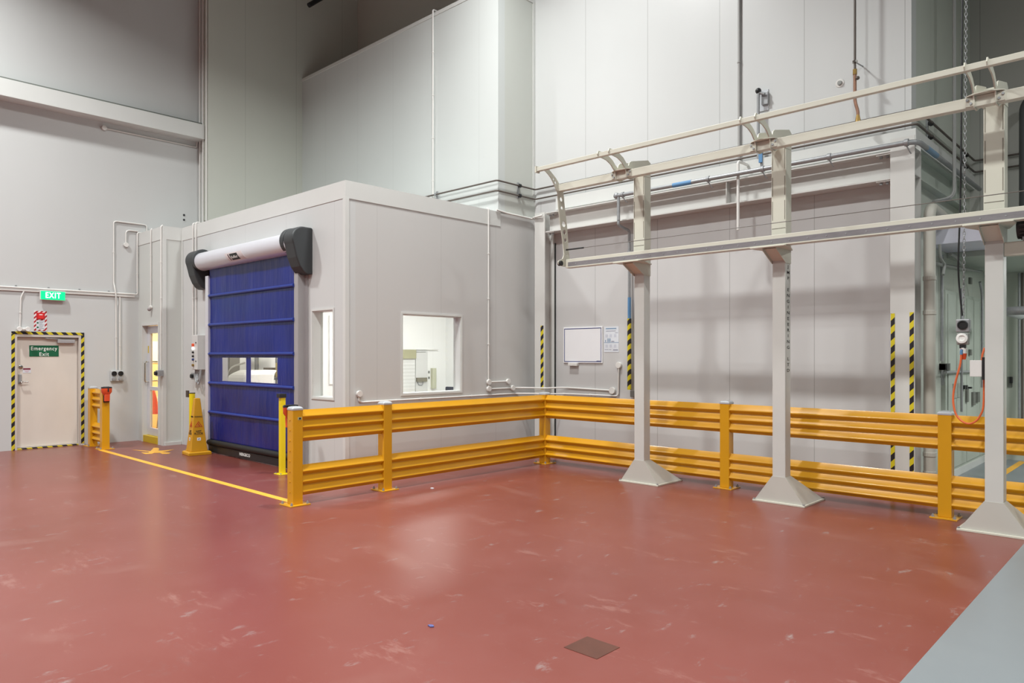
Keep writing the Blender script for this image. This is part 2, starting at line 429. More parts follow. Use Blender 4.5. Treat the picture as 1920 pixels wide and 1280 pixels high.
struct('baseboard_office', box(-17.5, -17.47, 5.45, 7.4, .6, .72), M_int)

# windows
def window(n, plane, a_out, a_in, u0, u1, z0, z1, fw=.028):
    fr = MB(); o = .012 if plane == 'X' else -.012
    for (a, b, c, d) in ((u0 - fw, u1 + fw, z1, z1 + fw), (u0 - fw, u1 + fw, z0 - fw, z0), (u0 - fw, u0, z0, z1), (u1, u1 + fw, z0, z1)):
        if plane == 'X': fr.box(a_out, a_out + o, a, b, c, d)
        else: fr.box(a, b, a_out + o, a_out, c, d)
    w = struct('window_%d' % n, fr, M_flash)
    ln = MB(); t = .012
    for (a, b, c, d) in ((u0, u1, z1 - t, z1), (u0, u1, z0, z0 + t), (u0, u0 + t, z0 + t, z1 - t), (u1 - t, u1, z0 + t, z1 - t)):
        if plane == 'X': ln.box(a_in, a_out, a, b, c, d)
        else: ln.box(a, b, a_out, a_in, c, d)
    ln.build('window_reveal', M_flash, w)
    g = MB(); s = .5 * (a_out + a_in) + (a_in - a_out) * .25
    if plane == 'X': g.box(s, s + .006, u0 + t, u1 - t, z0 + t, z1 - t)
    else: g.box(u0 + t, u1 - t, s, s + .006, z0 + t, z1 - t)
    g.build('window_glass', M_glass, w)
window(1, 'X', XR, XR - .16, 6.565, 7.725, 1.11, 2.285)
window(2, 'Y', YB, YB + .16, -9.255, -8.72, 1.075, 2.315)

# emergency exit door
d = MB()
for (a, b, c, e) in ((3.2, 3.232, 0, 2.045), (4.2, 4.235, 0, 2.045), (3.232, 4.2, 2.005, 2.045)): d.box(XL - .18, XL + .012, a, b, c, e)
d.box(XL - .18, XL + .004, 3.232, 4.2, -.001, .03)
door = struct('door_1', d, mat('door_frame_paint', (196, 188, 180), .5, var=.06))
box(XL - .11, XL - .06, 3.236, 4.196, .035, 2.0).build('door_leaf', M_door, door, bevel=.003)
LX = XL - .06
hp = MB().box(LX, LX + .018, 3.262, 3.312, 1.17, 1.34).build('lock_plate', M_galv, door, bevel=.006)
MB().tube([(LX + .01, 3.287, 1.2), (LX + .06, 3.287, 1.2), (LX + .06, 3.40, 1.2)], .011, bend=.02).build('door_lever', M_chrome, hp, smooth=True)
MB().lathe((LX, 3.30, 1.47), [(.0, 0), (.034, 0), (.034, .012), (.024, .02), (.012, .02), (.012, .014), (0, .014)], axis='X').build('deadbolt', M_chrome, door, smooth=True)
dc = box(LX, LX + .07, 3.86, 4.14, 1.9, 1.965).build('door_closer', M_alug, door, bevel=.008)
MB().tube([(LX + .05, 3.9, 1.97), (LX + .06, 3.7, 1.985), (LX + .03, 3.62, 2.0)], .008).build('closer_arm', M_galv, dc)
g = single('emergency_exit_sign', box(LX, LX + .006, 3.43, 3.89, 1.655, 1.855), M_green, 'dark green rectangular sign on the beige door leaf reading Emergency Exit', 'sign')
text('lettering', 'Emergency', M_wtxt, g, (LX + .0065, 3.66, 1.79), (0, 1, 0), (0, 0, 1), .088, .41, .0015, spacing=1.15, bold=.01)['label'] = 'white word Emergency'
text('lettering', 'Exit', M_wtxt, g, (LX + .0065, 3.66, 1.697), (0, 1, 0), (0, 0, 1), .066, .15, .0015, spacing=1.12, bold=.006)['label'] = 'white word Exit'
g = single('door_sticker', box(LX, LX + .003, 3.33, 3.455, 1.362, 1.45), M_paper, 'small white warning sticker with dark red heading beside the door deadbolt', 'sticker')
box(LX + .003, LX + .004, 3.336, 3.449, 1.418, 1.446).build('heading_band', mat('maroon_print', (120, 24, 50), .5), g)
for k in range(3): box(LX + .003, LX + .004, 3.35 + .012 * k, 3.435 - .012 * k, 1.40 - k * .012, 1.404 - k * .012).build('printed_line', mat('pink_print', (200, 120, 140), .5), g)
HZY = stripe_mat('hazard_tape_on_side_wall', (0, -1, 1), .162, (30, 26, 34), (214, 196, 36))
HZY2 = stripe_mat('hazard_tape_over_door', (0, 1, 1), .158, (30, 26, 34), (214, 196, 36))
HZX = stripe_mat('hazard_tape_on_back_wall', (-1, 0, 1), .158, (34, 30, 34), (216, 198, 34))
tp = thing('hazard_tape', 'black and yellow striped tape framing the emergency exit door', 'tape', (XL, 3.72, 0))
box(XL + .012, XL + .015, 3.145, 3.197, .0, 2.05).build('tape_strip', HZY, tp)
box(XL + .012, XL + .015, 4.238, 4.29, .03, 2.05).build('tape_strip', HZY, tp)
box(XL + .012, XL + .0155, 3.145, 4.29, 2.05, 2.1).build('tape_strip', HZY2, tp)
box(XL + .004, XL + .0065, 3.235, 4.196, .004, .03).build('tape_strip', HZY2, tp)
struct('trim_10', box(XL, XL + .012, 3.145, 3.2, 0, 2.1).box(XL, XL + .012, 4.235, 4.29, 0, 2.1).box(XL, XL + .012, 3.2, 4.235, 2.045, 2.1), M_flash)

# glazed vestibule door
d = MB(); Yg = 5.33
for (a, b, c, e) in ((-14.91, -14.87, 0, 2.3), (-14.08, -14.04, 0, 2.3), (-14.87, -14.08, 2.25, 2.3)): d.box(a, b, 5.236, 5.36, c, e)
gd = struct('door_2', d, M_flash)
lf = MB()
for (a, b, c, e) in ((-14.865, -14.72, .13, 2.245), (-14.18, -14.085, .13, 2.245), (-14.72, -14.18, 2.1, 2.245), (-14.72, -14.18, .13, .27), (-14.72, -14.18, 1.0, 1.07)): lf.box(a, b, Yg, Yg + .045, c, e)
lf.build('door_stile', M_alu, gd)
box(-14.72, -14.18, Yg + .02, Yg + .026, 1.07, 2.1).build('glass_pane', M_glass, gd)
box(-14.72, -14.18, Yg + .02, Yg + .026, .27, 1.0).build('glass_pane', M_glass, gd)
MB().tube([(-14.79, Yg, 1.16), (-14.79, Yg - .07, 1.16), (-14.79, Yg - .07, 1.55), (-14.79, Yg, 1.55)], .014, bend=.04).build('pull_handle', M_chrome, gd, smooth=True)
MB().tube([(-14.74, Yg + .045, 1.18), (-14.74, Yg + .14, 1.18), (-14.66, Yg + .16, 1.18), (-14.66, Yg + .16, 1.55), (-14.74, Yg + .14, 1.55), (-14.74, Yg + .045, 1.55)], .014, bend=.04).build('pull_handle', M_chrome, gd, smooth=True)
box(-14.83, -14.78, Yg - .002, Yg, 1.72, 1.86).build('yellow_sticker', M_skirt, gd)
struct('trim_11', box(-14.87, -14.08, 5.255, 5.36, .0, .125), M_skirt)

# ================================================================== LEFT WALL THINGS
# wall beam
bm_ = thing('steel_beam', 'white boxed beam high along the left wall under a dark grey strip', 'beam', (-14.94, 1, 6.1))
zb0, zb1 = 6.12, 6.42
box(XL, -14.78, -14, 6.42, zb0, zb1).build('beam_casing', M_flash, bm_, bevel=.004)
box(XL, -14.9, -14, 6.42, zb1, zb1 + .06).build('packing_strip', mat('grey_sealant', (112, 116, 110), .7), bm_)  # dark grey strip along the top of the beam
def conduit(label, pts, r=.013, m=None, bend=.05, name='conduit', boxes=(), axis='X', group=None, clips=None, cat='conduit'):
    m = m or M_white
    base = Vector(pts[0]); base.z = min(Vector(p).z for p in pts)
    t = thing(name, label, cat, base, group)
    MB().tube(pts, r, 10, bend).build('pipe_run', m, t, smooth=True)
    for b in boxes:
        rr = .045
        ax = Vector((1, 0, 0)) if axis == 'X' else Vector((0, -1, 0))
        c = Vector(b)
        MB().cyl(c - ax * .012, c + ax * .03, rr, n=18).build('junction_box', m, t, bevel=.004)
    # saddle clips at regular spacing on straight runs
    if clips:
        for i, (a, b) in enumerate(zip(pts, pts[1:])):
            a, b = Vector(a), Vector(b); n = int((b - a).length / clips)
            for k in range(1, n + 1):
                p = a + (b - a) * (k / (n + 1)); dr = (b - a).normalized()
                MB().cyl(p - dr * .009, p + dr * .009, r + .006, n=10).build('saddle_clip', m, t)
    return t
XC = XL + .02
P_ = lambda px, py: atX(px, py, XC)
a = atX(195, 240, XC); b = Vector((XC, 6.40, atX(368, 271, XC).z))
conduit('white conduit under the left wall beam with a round end box', [a, (XC, 6.35, a.z), (XC, 6.38, a.z), (XC, 6.40, a.z + .15)], boxes=[a], clips=1.0)
zt = 2.86
tr_ = thing('cable_tray', 'long white cable tray along the left wall above the EXIT sign', 'cable tray', (XL, 0, 2.76))
box(XL + .001, XL + .03, -10, 5.17, 2.812, 2.85).build('tray_channel', M_white, tr_, bevel=.004)
MB().tube([(XL + .03, -10, 2.872), (XL + .03, 5.17, 2.872)], .016).build('pipe_run', M_white, tr_, smooth=True)
for k in range(9): box(XL + .001, XL + .009, 1.2 + .5 * k, 1.23 + .5 * k, 2.9, 2.915).build('fixing_lug', M_galv, tr_)
conduit('thin white conduit from tray down to the twin emergency light', [(XC, 3.33, 2.81), (XC, 3.285, 2.70), (XC, 3.27, 2.17)], bend=.04, clips=.3)
el = thing('emergency_light', 'white twin-head emergency light on the tape above the exit door', 'light', (XL + .012, 3.3, 2.1))
box(XL + .015, XL + .06, 3.225, 3.375, 2.12, 2.165).build('housing', M_white, el, bevel=.012)
for yy in (3.25, 3.375): MB().lathe((XL + .07, yy, 2.14), [(0, -.04), (.03, -.035), (.042, 0), (.042, .03), (.036, .036), (0, .034)], axis='X').build('lamp_head', M_white, el, smooth=True)
ex = thing('exit_sign', 'green illuminated EXIT sign box above the emergency door', 'sign', (XL, 3.75, 2.67))
box(XL + .05, XL + .09, 3.56, 3.96, 2.675, 2.84).build('sign_housing', M_white, ex, bevel=.004)
box(XL + .001, XL + .05, 3.6, 3.92, 2.69, 2.806).build('mounting_back', M_white, ex)
box(XL + .09, XL + .096, 3.572, 3.955, 2.682, 2.834).build('lit_panel', M_exit, ex)
text('lettering', 'EXIT', M_exitw, ex, (XL + .0965, 3.765, 2.762), (0, 1, 0), (0, 0, 1), .1, .235, .0015, spacing=1.18, bold=.012)['label'] = 'white lit word EXIT'
fs = single('fire_notice', box(XL, XL + .008, 3.487, 3.687, 2.12, 2.475), stripe_mat('red_white_stripe', (0, -1, 1), .075, (236, 232, 230), (176, 24, 34)), 'fire notice with red and white striped border above the exit door', 'sign')
box(XL + .008, XL + .02, 3.522, 3.652, 2.325, 2.445).build('red_call_point', M_red, fs, bevel=.004)
box(XL + .02, XL + .024, 3.55, 3.63, 2.335, 2.42).build('call_point_cover', mat('red_cover', (224, 52, 48), .3), fs, bevel=.004)
box(XL + .024, XL + .026, 3.565, 3.615, 2.40, 2.415).build('white_label', M_wtxt, fs)
box(XL + .008, XL + .01, 3.522, 3.652, 2.14, 2.305).build('notice_panel', M_paper, fs)
for k in range(7): box(XL + .01, XL + .011, 3.565, 3.64 - .012 * (k % 3), 2.285 - .021 * k, 2.291 - .021 * k).build('printed_line', mat('grey_print', (120, 120, 124), .6), fs)
for k in range(2): MB().cyl((XL + .009, 3.543, 2.26 - .08 * k), (XL + .012, 3.543, 2.26 - .08 * k), .016, n=14).build('green_pictogram', M_green, fs)
# conduits by the outlets
ytop = atX(213, 408, XC)
yo = 4.795
conduit('tall white conduit looping from the vestibule roof down to the outlets', [(XC, 5.40, 4.0), (XC, 5.40, 4.26), (XC, yo, 4.26), (XC, yo, 3.06), (XC + .045, yo + .01, 2.95), (XC + .045, yo + .03, 2.78), (XC, yo + .04, 2.66), (XC, yo + .045, 1.39)], bend=.06, clips=.7)
conduit('shorter white conduit from cable tray to the right hand outlet', [(XC, 4.905, 2.805), (XC, 4.905, 1.39)], clips=.5)
hk = atX(236, 459, XC)
conduit('short hooked white conduit with a round box left of vestibule corner', [hk, (XC, hk.y, atX(236, 431, XC).z), (XC, 5.235, atX(236, 431, XC).z)], boxes=[hk], bend=.08)
conduit('white conduit dropping along the vestibule corner to the cable tray', [(XC, 5.36, 4.09), (XC + .02, 5.215, 4.09), (XC + .02, 5.215, 2.875), (XL + .03, 5.18, 2.872)], clips=.6)
ou = thing('power_outlet', 'double grey weatherproof power outlet on the left wall below two conduits', 'outlet', (XL, 4.85, 1.17))
box(XL + .001, XL + .05, 4.735, 4.965, 1.175, 1.385).build('outlet_housing', mat('pale_outlet', (184, 186, 186), .4), ou, bevel=.012)
for yy in (4.792, 4.908):
    so = MB().lathe((XL + .05, yy, 1.325), [(0, 0), (.046, 0), (.046, .02), (.036, .022), (.034, .008), (0, .008)], axis='X').build('socket', M_black, ou, smooth=True)
    MB().lathe((XL + .05, yy, 1.225), [(0, 0), (.042, 0), (.04, .022), (.018, .026), (0, .026)], axis='X').build('switch_knob', M_galv, ou, smooth=True)
for zz in (4.20, 4.32):
    p = atX(345, 403 if zz > 4.25 else 412, XL); single('wall_bolt', MB().lathe((XL, p.y, p.z), [(0, 0), (.022, 0), (.018, .014), (0, .016)], axis='X', n=10), M_black, 'upper dark bolt head on left wall above vestibule' if zz > 4.25 else 'lower dark bolt head on left wall above vestibule', 'bolt')
# strip with conduits at the end of the panel wall
YE = 6.43
for px, lab in ((375, 'left thin white conduit climbing the corner strip past the beam'), (381, 'middle thin white conduit climbing the corner strip past the beam'), (387, 'right thin white conduit climbing the corner strip past the beam')):
    p = atY(px, 300, YE - .02); conduit(lab, [(p.x, YE - .02, 4.08), (p.x, YE - .02, 11.3)], r=.016)
p = atY(399, 405, 6.2)
hl = thing('roof_fixture', 'small dark round-ended fitting on roof edge by corner conduits', 'fitting', (-14.3, 6.3, 4.07))
box(-14.36, -14.2, 6.25, 6.33, 4.07, 4.3).build('bracket', M_galv, hl, bevel=.01)
MB().cyl((-14.28, 6.2, 4.31), (-14.28, 6.34, 4.31), .045).build('round_body', M_black, hl, smooth=True)
a = atX(579, 10, -14.2); b = atX(612, -9, -14.2)
single('roof_pipe', MB().cyl(a, a + (b - a) * 4, .05), M_black, 'dark round bar end hanging near the top of the panel wall', 'pipe', smooth=True)

# ================================================================== ROOM FRONT
YF = YB - .02
p = atY(283, 430, 5.23); ps = atY(283, 574, 5.23)
t = conduit('thin white conduit down the vestibule front to a ball sensor', [(p.x, 5.25, 4.09), (p.x, 5.23, 4.06), (p.x, 5.23, ps.z)], clips=.5, bend=.02)
sn = thing('ball_sensor', 'small white ball sensor hanging above the glazed vestibule door', 'sensor', (p.x, 5.22, ps.z - .08))
MB().cyl((p.x, 5.245, ps.z - .02), (p.x, 5.2, ps.z - .02), .035).build('sensor_base', M_white, sn, smooth=True)
MB().sphere((p.x, 5.2, ps.z - .06), .035).build('sensor_ball', mat('grey_lens', (150, 140, 140), .3), sn, smooth=True)
p = atY(303, 425, 5.23)
conduit('white conduit down the vestibule corner to the door sensor box', [(p.x, 5.25, 4.09), (p.x, 5.22, 4.06), (p.x, 5.22, 1.42)], clips=.7, bend=.02)
def sensor_box(label, x0, x1, y, z0, z1, xo):
    t = thing('door_sensor', label, 'sensor', ((x0 + x1) / 2, y, z0))
    box(x0, x1, y - .09, y, z0, z1).build('sensor_housing', M_galv, t, bevel=.006)
    MB().cyl(((x0 + x1) / 2 - .01, y - .09, (z0 + z1) / 2), ((x0 + x1) / 2 - .01, y - .13, (z0 + z1) / 2), .036).build('lens', M_black, t, smooth=True)
sensor_box('grey box sensor with black lens beside the glazed vestibule door', p.x - .09, p.x + .07, 5.24, 1.29, 1.4, 1)
for px, lab in ((362, 'left of two white conduits running down to the door control box'), (367.5, 'right of two white conduits running down to the door control box')):
    p = atY(px, 500, YF); conduit(lab, [(p.x, YB + .05, ZR + .03), (p.x, YF, ZR + .03), (p.x, YF, 2.03)], bend=.04, clips=.7, axis='Y')
# door control box
cx = thing('control_box', 'grey door control box with buttons left of the blue door', 'control box', (-12.94, YB, 1.42))
box(-13.06, -12.826, 5.44, YB, 1.42, 2.04).build('enclosure', mat('control_box_grey', (206, 206, 204), .4), cx, bevel=.008)
for zz, r, m, nm in ((1.86, .028, M_orange, 'button'), (1.80, .022, M_lamp, 'indicator_lamp'), (1.73, .018, M_btxt, 'button'), (1.66, .018, M_btxt, 'button'), (1.60, .02, mat('blue_button', (40, 60, 120), .4), 'button'), (1.50, .024, M_brass, 'key_switch')):
    MB().cyl((-12.98, 5.442, zz), (-12.98, 5.41, zz), r).build(nm, m, cx, bevel=.004)
for zz in (1.9, 1.57): MB().cyl((-12.88, 5.442, zz), (-12.88, 5.43, zz), .012).build('screw_cap', M_black, cx)
sensor_box('grey box sensor with black lens under the door control box', -13.24, -13.06, YB, 1.24, 1.36, 1)
cl = thing('control_cable', 'grey cable loops hanging below the door control box', 'cable', (-12.95, 5.5, 1.2))
for k, (x0, x1, zz) in enumerate(((-13.04, -12.86, 1.16), (-12.98, -12.84, 1.2), (-12.93, -12.82, 1.12))):
    MB().tube([(x0, 5.5, 1.42), (x0, 5.49, 1.3), ((x0 + x1) / 2, 5.48, zz), (x1, 5.49, 1.27), (x1, 5.5, 1.42)], .013, bend=.09).build('cable_loop', M_galv, cl, smooth=True)
# roll-up door
rd = thing('roll_up_door', 'blue roll-up curtain door with silver drum housing and black end caps', 'door', (-10.9, 5.45, 0))
CX0, CX1, CY = -12.36, -9.528, 5.46
holes = [(-11.886, -11.035, 1.247, 1.637), (-10.874, -10.017, 1.25, 1.641)]
def curtain():
    b = MB(); us = [CX0 + (CX1 - CX0) * i / 150 for i in range(151)]
    us = sorted(set(us + [h[k] for h in holes for k in (0, 1)]))
    zs = sorted(set([.2 + 3.0 * i / 60 for i in range(61)] + [h[k] for h in holes for k in (2, 3)]))
    rnd = random.Random(3); ph = [rnd.uniform(0, 6.28) for _ in range(40)]
    def off(x, z):
        k = (z - .2) / .5; s_ = abs(math.sin(math.pi * k)); j = int(k)
        a = (1.6 * math.sin(2.3 * x + ph[j % 8]) + .8 * math.sin(6.1 * x + ph[8 + j % 8] + 1.6 * z) * math.sin(1.7 * x + ph[j % 8 + 3]) + .45 * math.sin(17 * x + ph[16 + j % 8] - 1.1 * z) * max(0, math.sin(2.9 * x + ph[(j * 3) % 8 + 9])) + .25 * math.sin(33 * x + ph[24 + j % 8] + z) * max(0, math.sin(4.1 * x + ph[(j * 5) % 8 + 20])))
        return .0045 * s_ * a
    bm = b.bm; V = {}
    def v(i, j):
        if (i, j) not in V: V[i, j] = bm.verts.new((us[i], CY + off(us[i], zs[j]), zs[j]))
        return V[i, j]
    for i in range(len(us) - 1):
        for j in range(len(zs) - 1):
            m_, n_ = (us[i] + us[i + 1]) / 2, (zs[j] + zs[j + 1]) / 2
            if any(h[0] < m_ < h[1] and h[2] < n_ < h[3] for h in holes): continue
            bm.faces.new((v(i, j), v(i + 1, j), v(i + 1, j + 1), v(i, j + 1)))
    return b
c = curtain().build('curtain', M_curtain, rd, smooth=True)
so = c.modifiers.new('thickness', 'SOLIDIFY'); so.thickness = .003
for h in holes:
    box(h[0] - .004, h[1] + .004, CY + .004, CY + .006, h[2] - .004, h[3] + .004).build('vision_pane', M_vinyl, c)
for k in range(5):
    z = .70 + .5 * k
    MB().tube([(CX0, CY - .014, z), (CX1, CY - .014, z)], .027, 14).build('stiffener_bar', M_bluebar, rd, smooth=True)
    
bb = MB().box(CX0, CX1 + .02, CY - .03, CY + .03, .012, .13).build('bottom_bar', M_black, rd, bevel=.01)
MB().tube([(CX0, CY - .012, .18), (CX1 + .02, CY - .012, .18)], .05, 14).build('bottom_sleeve', mat('black_rubber', (26, 25, 24), .6), bb, smooth=True)
text('lettering', 'NERGECO', M_wtxt, bb, ((-11.02), CY - .031, .085), (1, 0, 0), (0, 0, 1), .05, .36, .001, bold=.02)['label'] = 'white word on the black bottom bar'
box(-12.46, -12.345, 5.42, YB, 0, 3.05).build('guide_rail', M_alu, rd, bevel=.005)
box(-9.535, -9.425, 5.45, YB, 0, 2.98).build('guide_rail', M_alug, rd, bevel=.003)
box(-9.425, -9.37, 5.56, YB, 0, 2.95).build('guide_flange', M_alug, rd)
MB().tube([(-12.56, 5.43, 3.31), (-9.5, 5.43, 3.31)], .157, 40).build('drum_housing', M_alu, rd, smooth=True)
def capshape(x0, x1):
    pts = [(YB, 3.52)]
    for i in range(15):
        a = math.radians(90 + i * 115 / 14); pts.append((5.44 + .175 * math.cos(a), 3.345 + .18 * math.sin(a)))
    pts += [(5.30, 3.2), (5.33, 3.08), (5.385, 2.95), (5.45, 2.87), (5.5, 2.845), (YB, 2.845)]
    return MB().prism(pts, 'X', x0, x1)
capshape(-9.52, -9.255).build('end_cap', M_cap, rd, bevel=.02, seg=3)
ring = MB().prism([(5.44 + .182 * math.cos(math.radians(a)), 3.34 + .19 * math.sin(math.radians(a))) for a in range(0, 360, 12)], 'X', -9.62, -9.52).build('end_cap_collar', M_cap, rd, bevel=.008)
capshape(-12.93, -12.66).build('end_cap', M_cap, rd, bevel=.02, seg=3)
MB().prism([(5.44 + .182 * math.cos(math.radians(a)), 3.34 + .19 * math.sin(math.radians(a))) for a in range(0, 360, 12)], 'X', -12.66, -12.56).build('end_cap_collar', M_cap, rd, bevel=.008)
def cyl_pt(x, a, r=.159): return (x, 5.43 + r * math.cos(a), 3.31 + r * math.sin(a))
# logo plate wraps the lower front of the drum
lg = MB()
A0, A1 = math.radians(183), math.radians(222)
def patch(x0, x1, a0, a1, sh, r):
    rings = []
    for i in range(9):
        a = a0 + (a1 - a0) * i / 8; s_ = sh * i / 8
        rings.append([cyl_pt(x0 + s_, a, r), cyl_pt(x1 + s_, a, r), cyl_pt(x1 + s_, a, r - .004), cyl_pt(x0 + s_, a, r - .004)])
    return MB().loops(rings)
pl = patch(-11.4, -10.83, math.radians(176), math.radians(228), .1, .1595).build('logo_plate', mat('pale_label', (214, 204, 204), .4), rd)
patch(-11.24, -10.98, A0, A1, .07, .161).build('logo_field', M_btxt, pl)
patch(-11.3, -11.27, A0, A1, .07, .161).build('logo_bar', mat('maroon_logo', (70, 30, 34), .5), pl)
am = math.radians(203)
text('lettering', 'Rollfast', M_wtxt, pl, cyl_pt(-11.07, am, .163), (1, 0, 0), (0, math.sin(am) * -1 * -1 if False else -math.sin(math.pi - am) , -math.cos(am) * 1) if False else (0, math.sin(am), -math.cos(am)), .045, .21, .001, bold=.01)['label'] = 'pale script on the black logo'

# guard posts of the door opening
def post_round(label, x, y, ztop, m, square=False):
    t = thing('guard_post', label, 'post', (x, y, 0))
    if square: box(x - .035, x + .035, y - .035, y + .035, .008, ztop).build('post_tube', m, t, bevel=.004)
    else: MB().cyl((x, y, .008), (x, y, ztop), .05, n=24).build('post_tube', m, t, smooth=True)
    box(x - .09, x + .09, y - .08, y + .08, 0, .009).build('base_plate', m, t, bevel=.002)
    for sx in (-1, 1): MB().cyl((x + sx * .07, y - .06, .009), (x + sx * .07, y - .06, .022), .012, n=6).build('bolt', M_galv, t)
    return t
t = post_round('round yellow guard post with dark wall clip behind the wet floor cone', -12.9, 5.38, 1.0, M_yelp)
MB().cyl((-12.9, 5.38, 1.0), (-12.9, 5.38, 1.012), .052, n=24).build('post_cap', M_black, t)
box(-13.05, -12.95, 5.33, 5.35, .93, 1.05).build('clip', mat('brown_clip', (70, 60, 56), .5), t)
t = post_round('slim square yellow post in front of the right door guide', -9.35, 5.16, 1.1, M_yelp, True)
box(-9.4, -9.3, 5.1, 5.2, 1.08, 1.135).build('receiver_clip', M_black, t, bevel=.004)

# wet floor cone
cn = thing('wet_floor_cone', 'yellow wet floor cone sign beside the blue door', 'cone', (-12.28, 5.2, 0))
ca = math.radians(-6); CR = Matrix.Rotation(ca, 3, 'Z'); CC = Vector((-12.28, 5.2, 0))
def CP(x, y, z): return CC + CR @ Vector((x, y, z))
def sq(h, z, ch=.0):
    return [CP(-h, -h, z), CP(h, -h, z), CP(h, h, z), CP(-h, h, z)]
MB().loops([sq(.185, .0), sq(.185, .045), sq(.165, .06)]).build('base', M_cone, cn, bevel=.006)
def hw(z): return .135 - (z - .06) / .89 * .092
MB().loops([sq(hw(.06), .06), sq(hw(.95), .95)]).build('cone_body', M_cone, cn, bevel=.008)
def cface(side):
    n = {'x': Vector((1, 0, 0)), 'y': Vector((0, -1, 0))}[side]; r = {'x': Vector((0, 1, 0)), 'y': Vector((1, 0, 0))}[side]
    sl = math.atan(.092 / .89); up = Vector((0, 0, 1)) * math.cos(sl) - n * math.sin(sl)
    return CR @ n, CR @ r, CR @ up
MT = mat('orange_print', (190, 70, 30), .5)
for side in 'xy':
    n, r, up = cface(side)
    def at(z, o=.0015): return CC + n * (hw(z) + o) + Vector((0, 0, z))
    text('lettering', 'WARNING', M_btxt, cn, at(.64), r, up, .026, .125, .001, bold=.015)
    text('lettering', 'WET\nFLOOR', M_btxt, cn, at(.375), r, up, .075, .14, .001, line=.75, bold=.02)
    cu = MB(); N = r.cross(up).normalized(); c = at(.50, .002)
    def tri(s): return [c + r * (s * math.sin(q)) * .078 + up * (s * math.cos(q)) * .066 for q in (0, 2 * math.pi / 3, 4 * math.pi / 3)]
    o_, i_ = tri(1.), tri(.72)
    for k in range(3):
        a, b, d_, e_ = o_[k], o_[(k + 1) % 3], i_[(k + 1) % 3], i_[k]
        cu.loops([[a, b, d_, e_], [a + N * .001, b + N * .001, d_ + N * .001, e_ + N * .001]])
    cu.build('warning_triangle', MT, cn)
    fg = MB()
    for (u0, v0, u1, v1, w) in ((-.004, .012, .012, -.012, .006), (.012, -.012, -.008, -.028, .005), (-.004, .012, -.022, -.004, .004), (.006, 0, .026, .0, .004)):
        fg.tube([c + r * u0 + up * v0 + N * .0015, c + r * u1 + up * v1 + N * .0015], w, 6)
    fg.sphere(c + r * -.008 + up * .022 + N * .001, .008, 8)
    fg.build('slipping_figure', MT, cn)
    lb = MB(); q = at(.265)
    lb.loops([[q - r * .03 - up * .025, q + r * .03 - up * .025, q + r * .03 + up * .025, q - r * .03 + up * .025], [q - r * .03 - up * .025 + N * .001, q + r * .03 - up * .025 + N * .001, q + r * .03 + up * .025 + N * .001, q - r * .03 + up * .025 + N * .001]])
    l_ = lb.build('white_label', M_wtxt, cn)
    MB().tube([q - r * .014 - up * .006 + N * .0015, q + N * .0015 + up * .006, q + r * .014 + up * .002 + N * .0015], .005, 6).build('label_mark', M_navy, l_)

# floor markings
single('floor_line', box(-14.05, -7.43, 4.21, 4.3, 0, .0025), M_yelf, 'long yellow painted line across the floor between the two barriers', 'floor marking')
q = lambda x, y: atG(140 + x * .1406, 700 + y * .1406)
pts = [q(*a)[:2] for a in ((770, 1018), (900, 1026), (1010, 1036), (1035, 1015), (1052, 992), (1105, 990), (1128, 1000), (1118, 1030), (1200, 1026), (1325, 1014), (1240, 1036), (1170, 1048), (1280, 1058), (1255, 1070), (1165, 1072), (1140, 1058), (1060, 1058), (1030, 1070), (940, 1074), (885, 1054), (980, 1056), (1000, 1044), (880, 1032))]
single('floor_pictogram', MB().prism(pts, 'Z', 0, .0025), M_yelf, 'yellow painted figure marking on the red floor before the vestibule', 'floor marking')
single('floor_line', box(-1.99, -1.9, 11.2, 13.8, 0, .0025), M_yelf, 'yellow line on the grey floor beyond the back barrier', 'floor marking')

# ================================================================== GUARD RAILS
def rail_profile(z0, z1):
    """closed section of a triple-ridge rail: (offset, z)"""
    h = z1 - z0; n = 3; p = h / n; front = []
    for k in range(n):
        t = z1 - k * p
        front += [(.012, t), (.018, t - .10 * p), (.054, t - .50 * p), (.061, t - .57 * p), (.061, t - .63 * p), (.055, t - .70 * p), (.012, t - .92 * p)]
    front.append((.012, z0))
    return front + [(o - .008, z) for o, z in reversed(front)]
RAILZ = ((.098, .442), (.705, 1.063))
def rail(parent, axis, a0, a1, c, sgn, z0, z1):
    pr = [(c + sgn * o - sgn * .012, z) for o, z in rail_profile(z0, z1)]
    b = MB()
    b.prism(pr, 'Y' if axis == 'Y' else 'X', a0, a1) if axis == 'X' else None
    if axis == 'Y':
        b.loops([[(p[0], a, p[1]) for p in pr] for a in (a0, a1)])
    o = b.build('rail', M_yel, parent, smooth=False)
    o.data.set_sharp_from_angle(angle=math.radians(60))
    return o
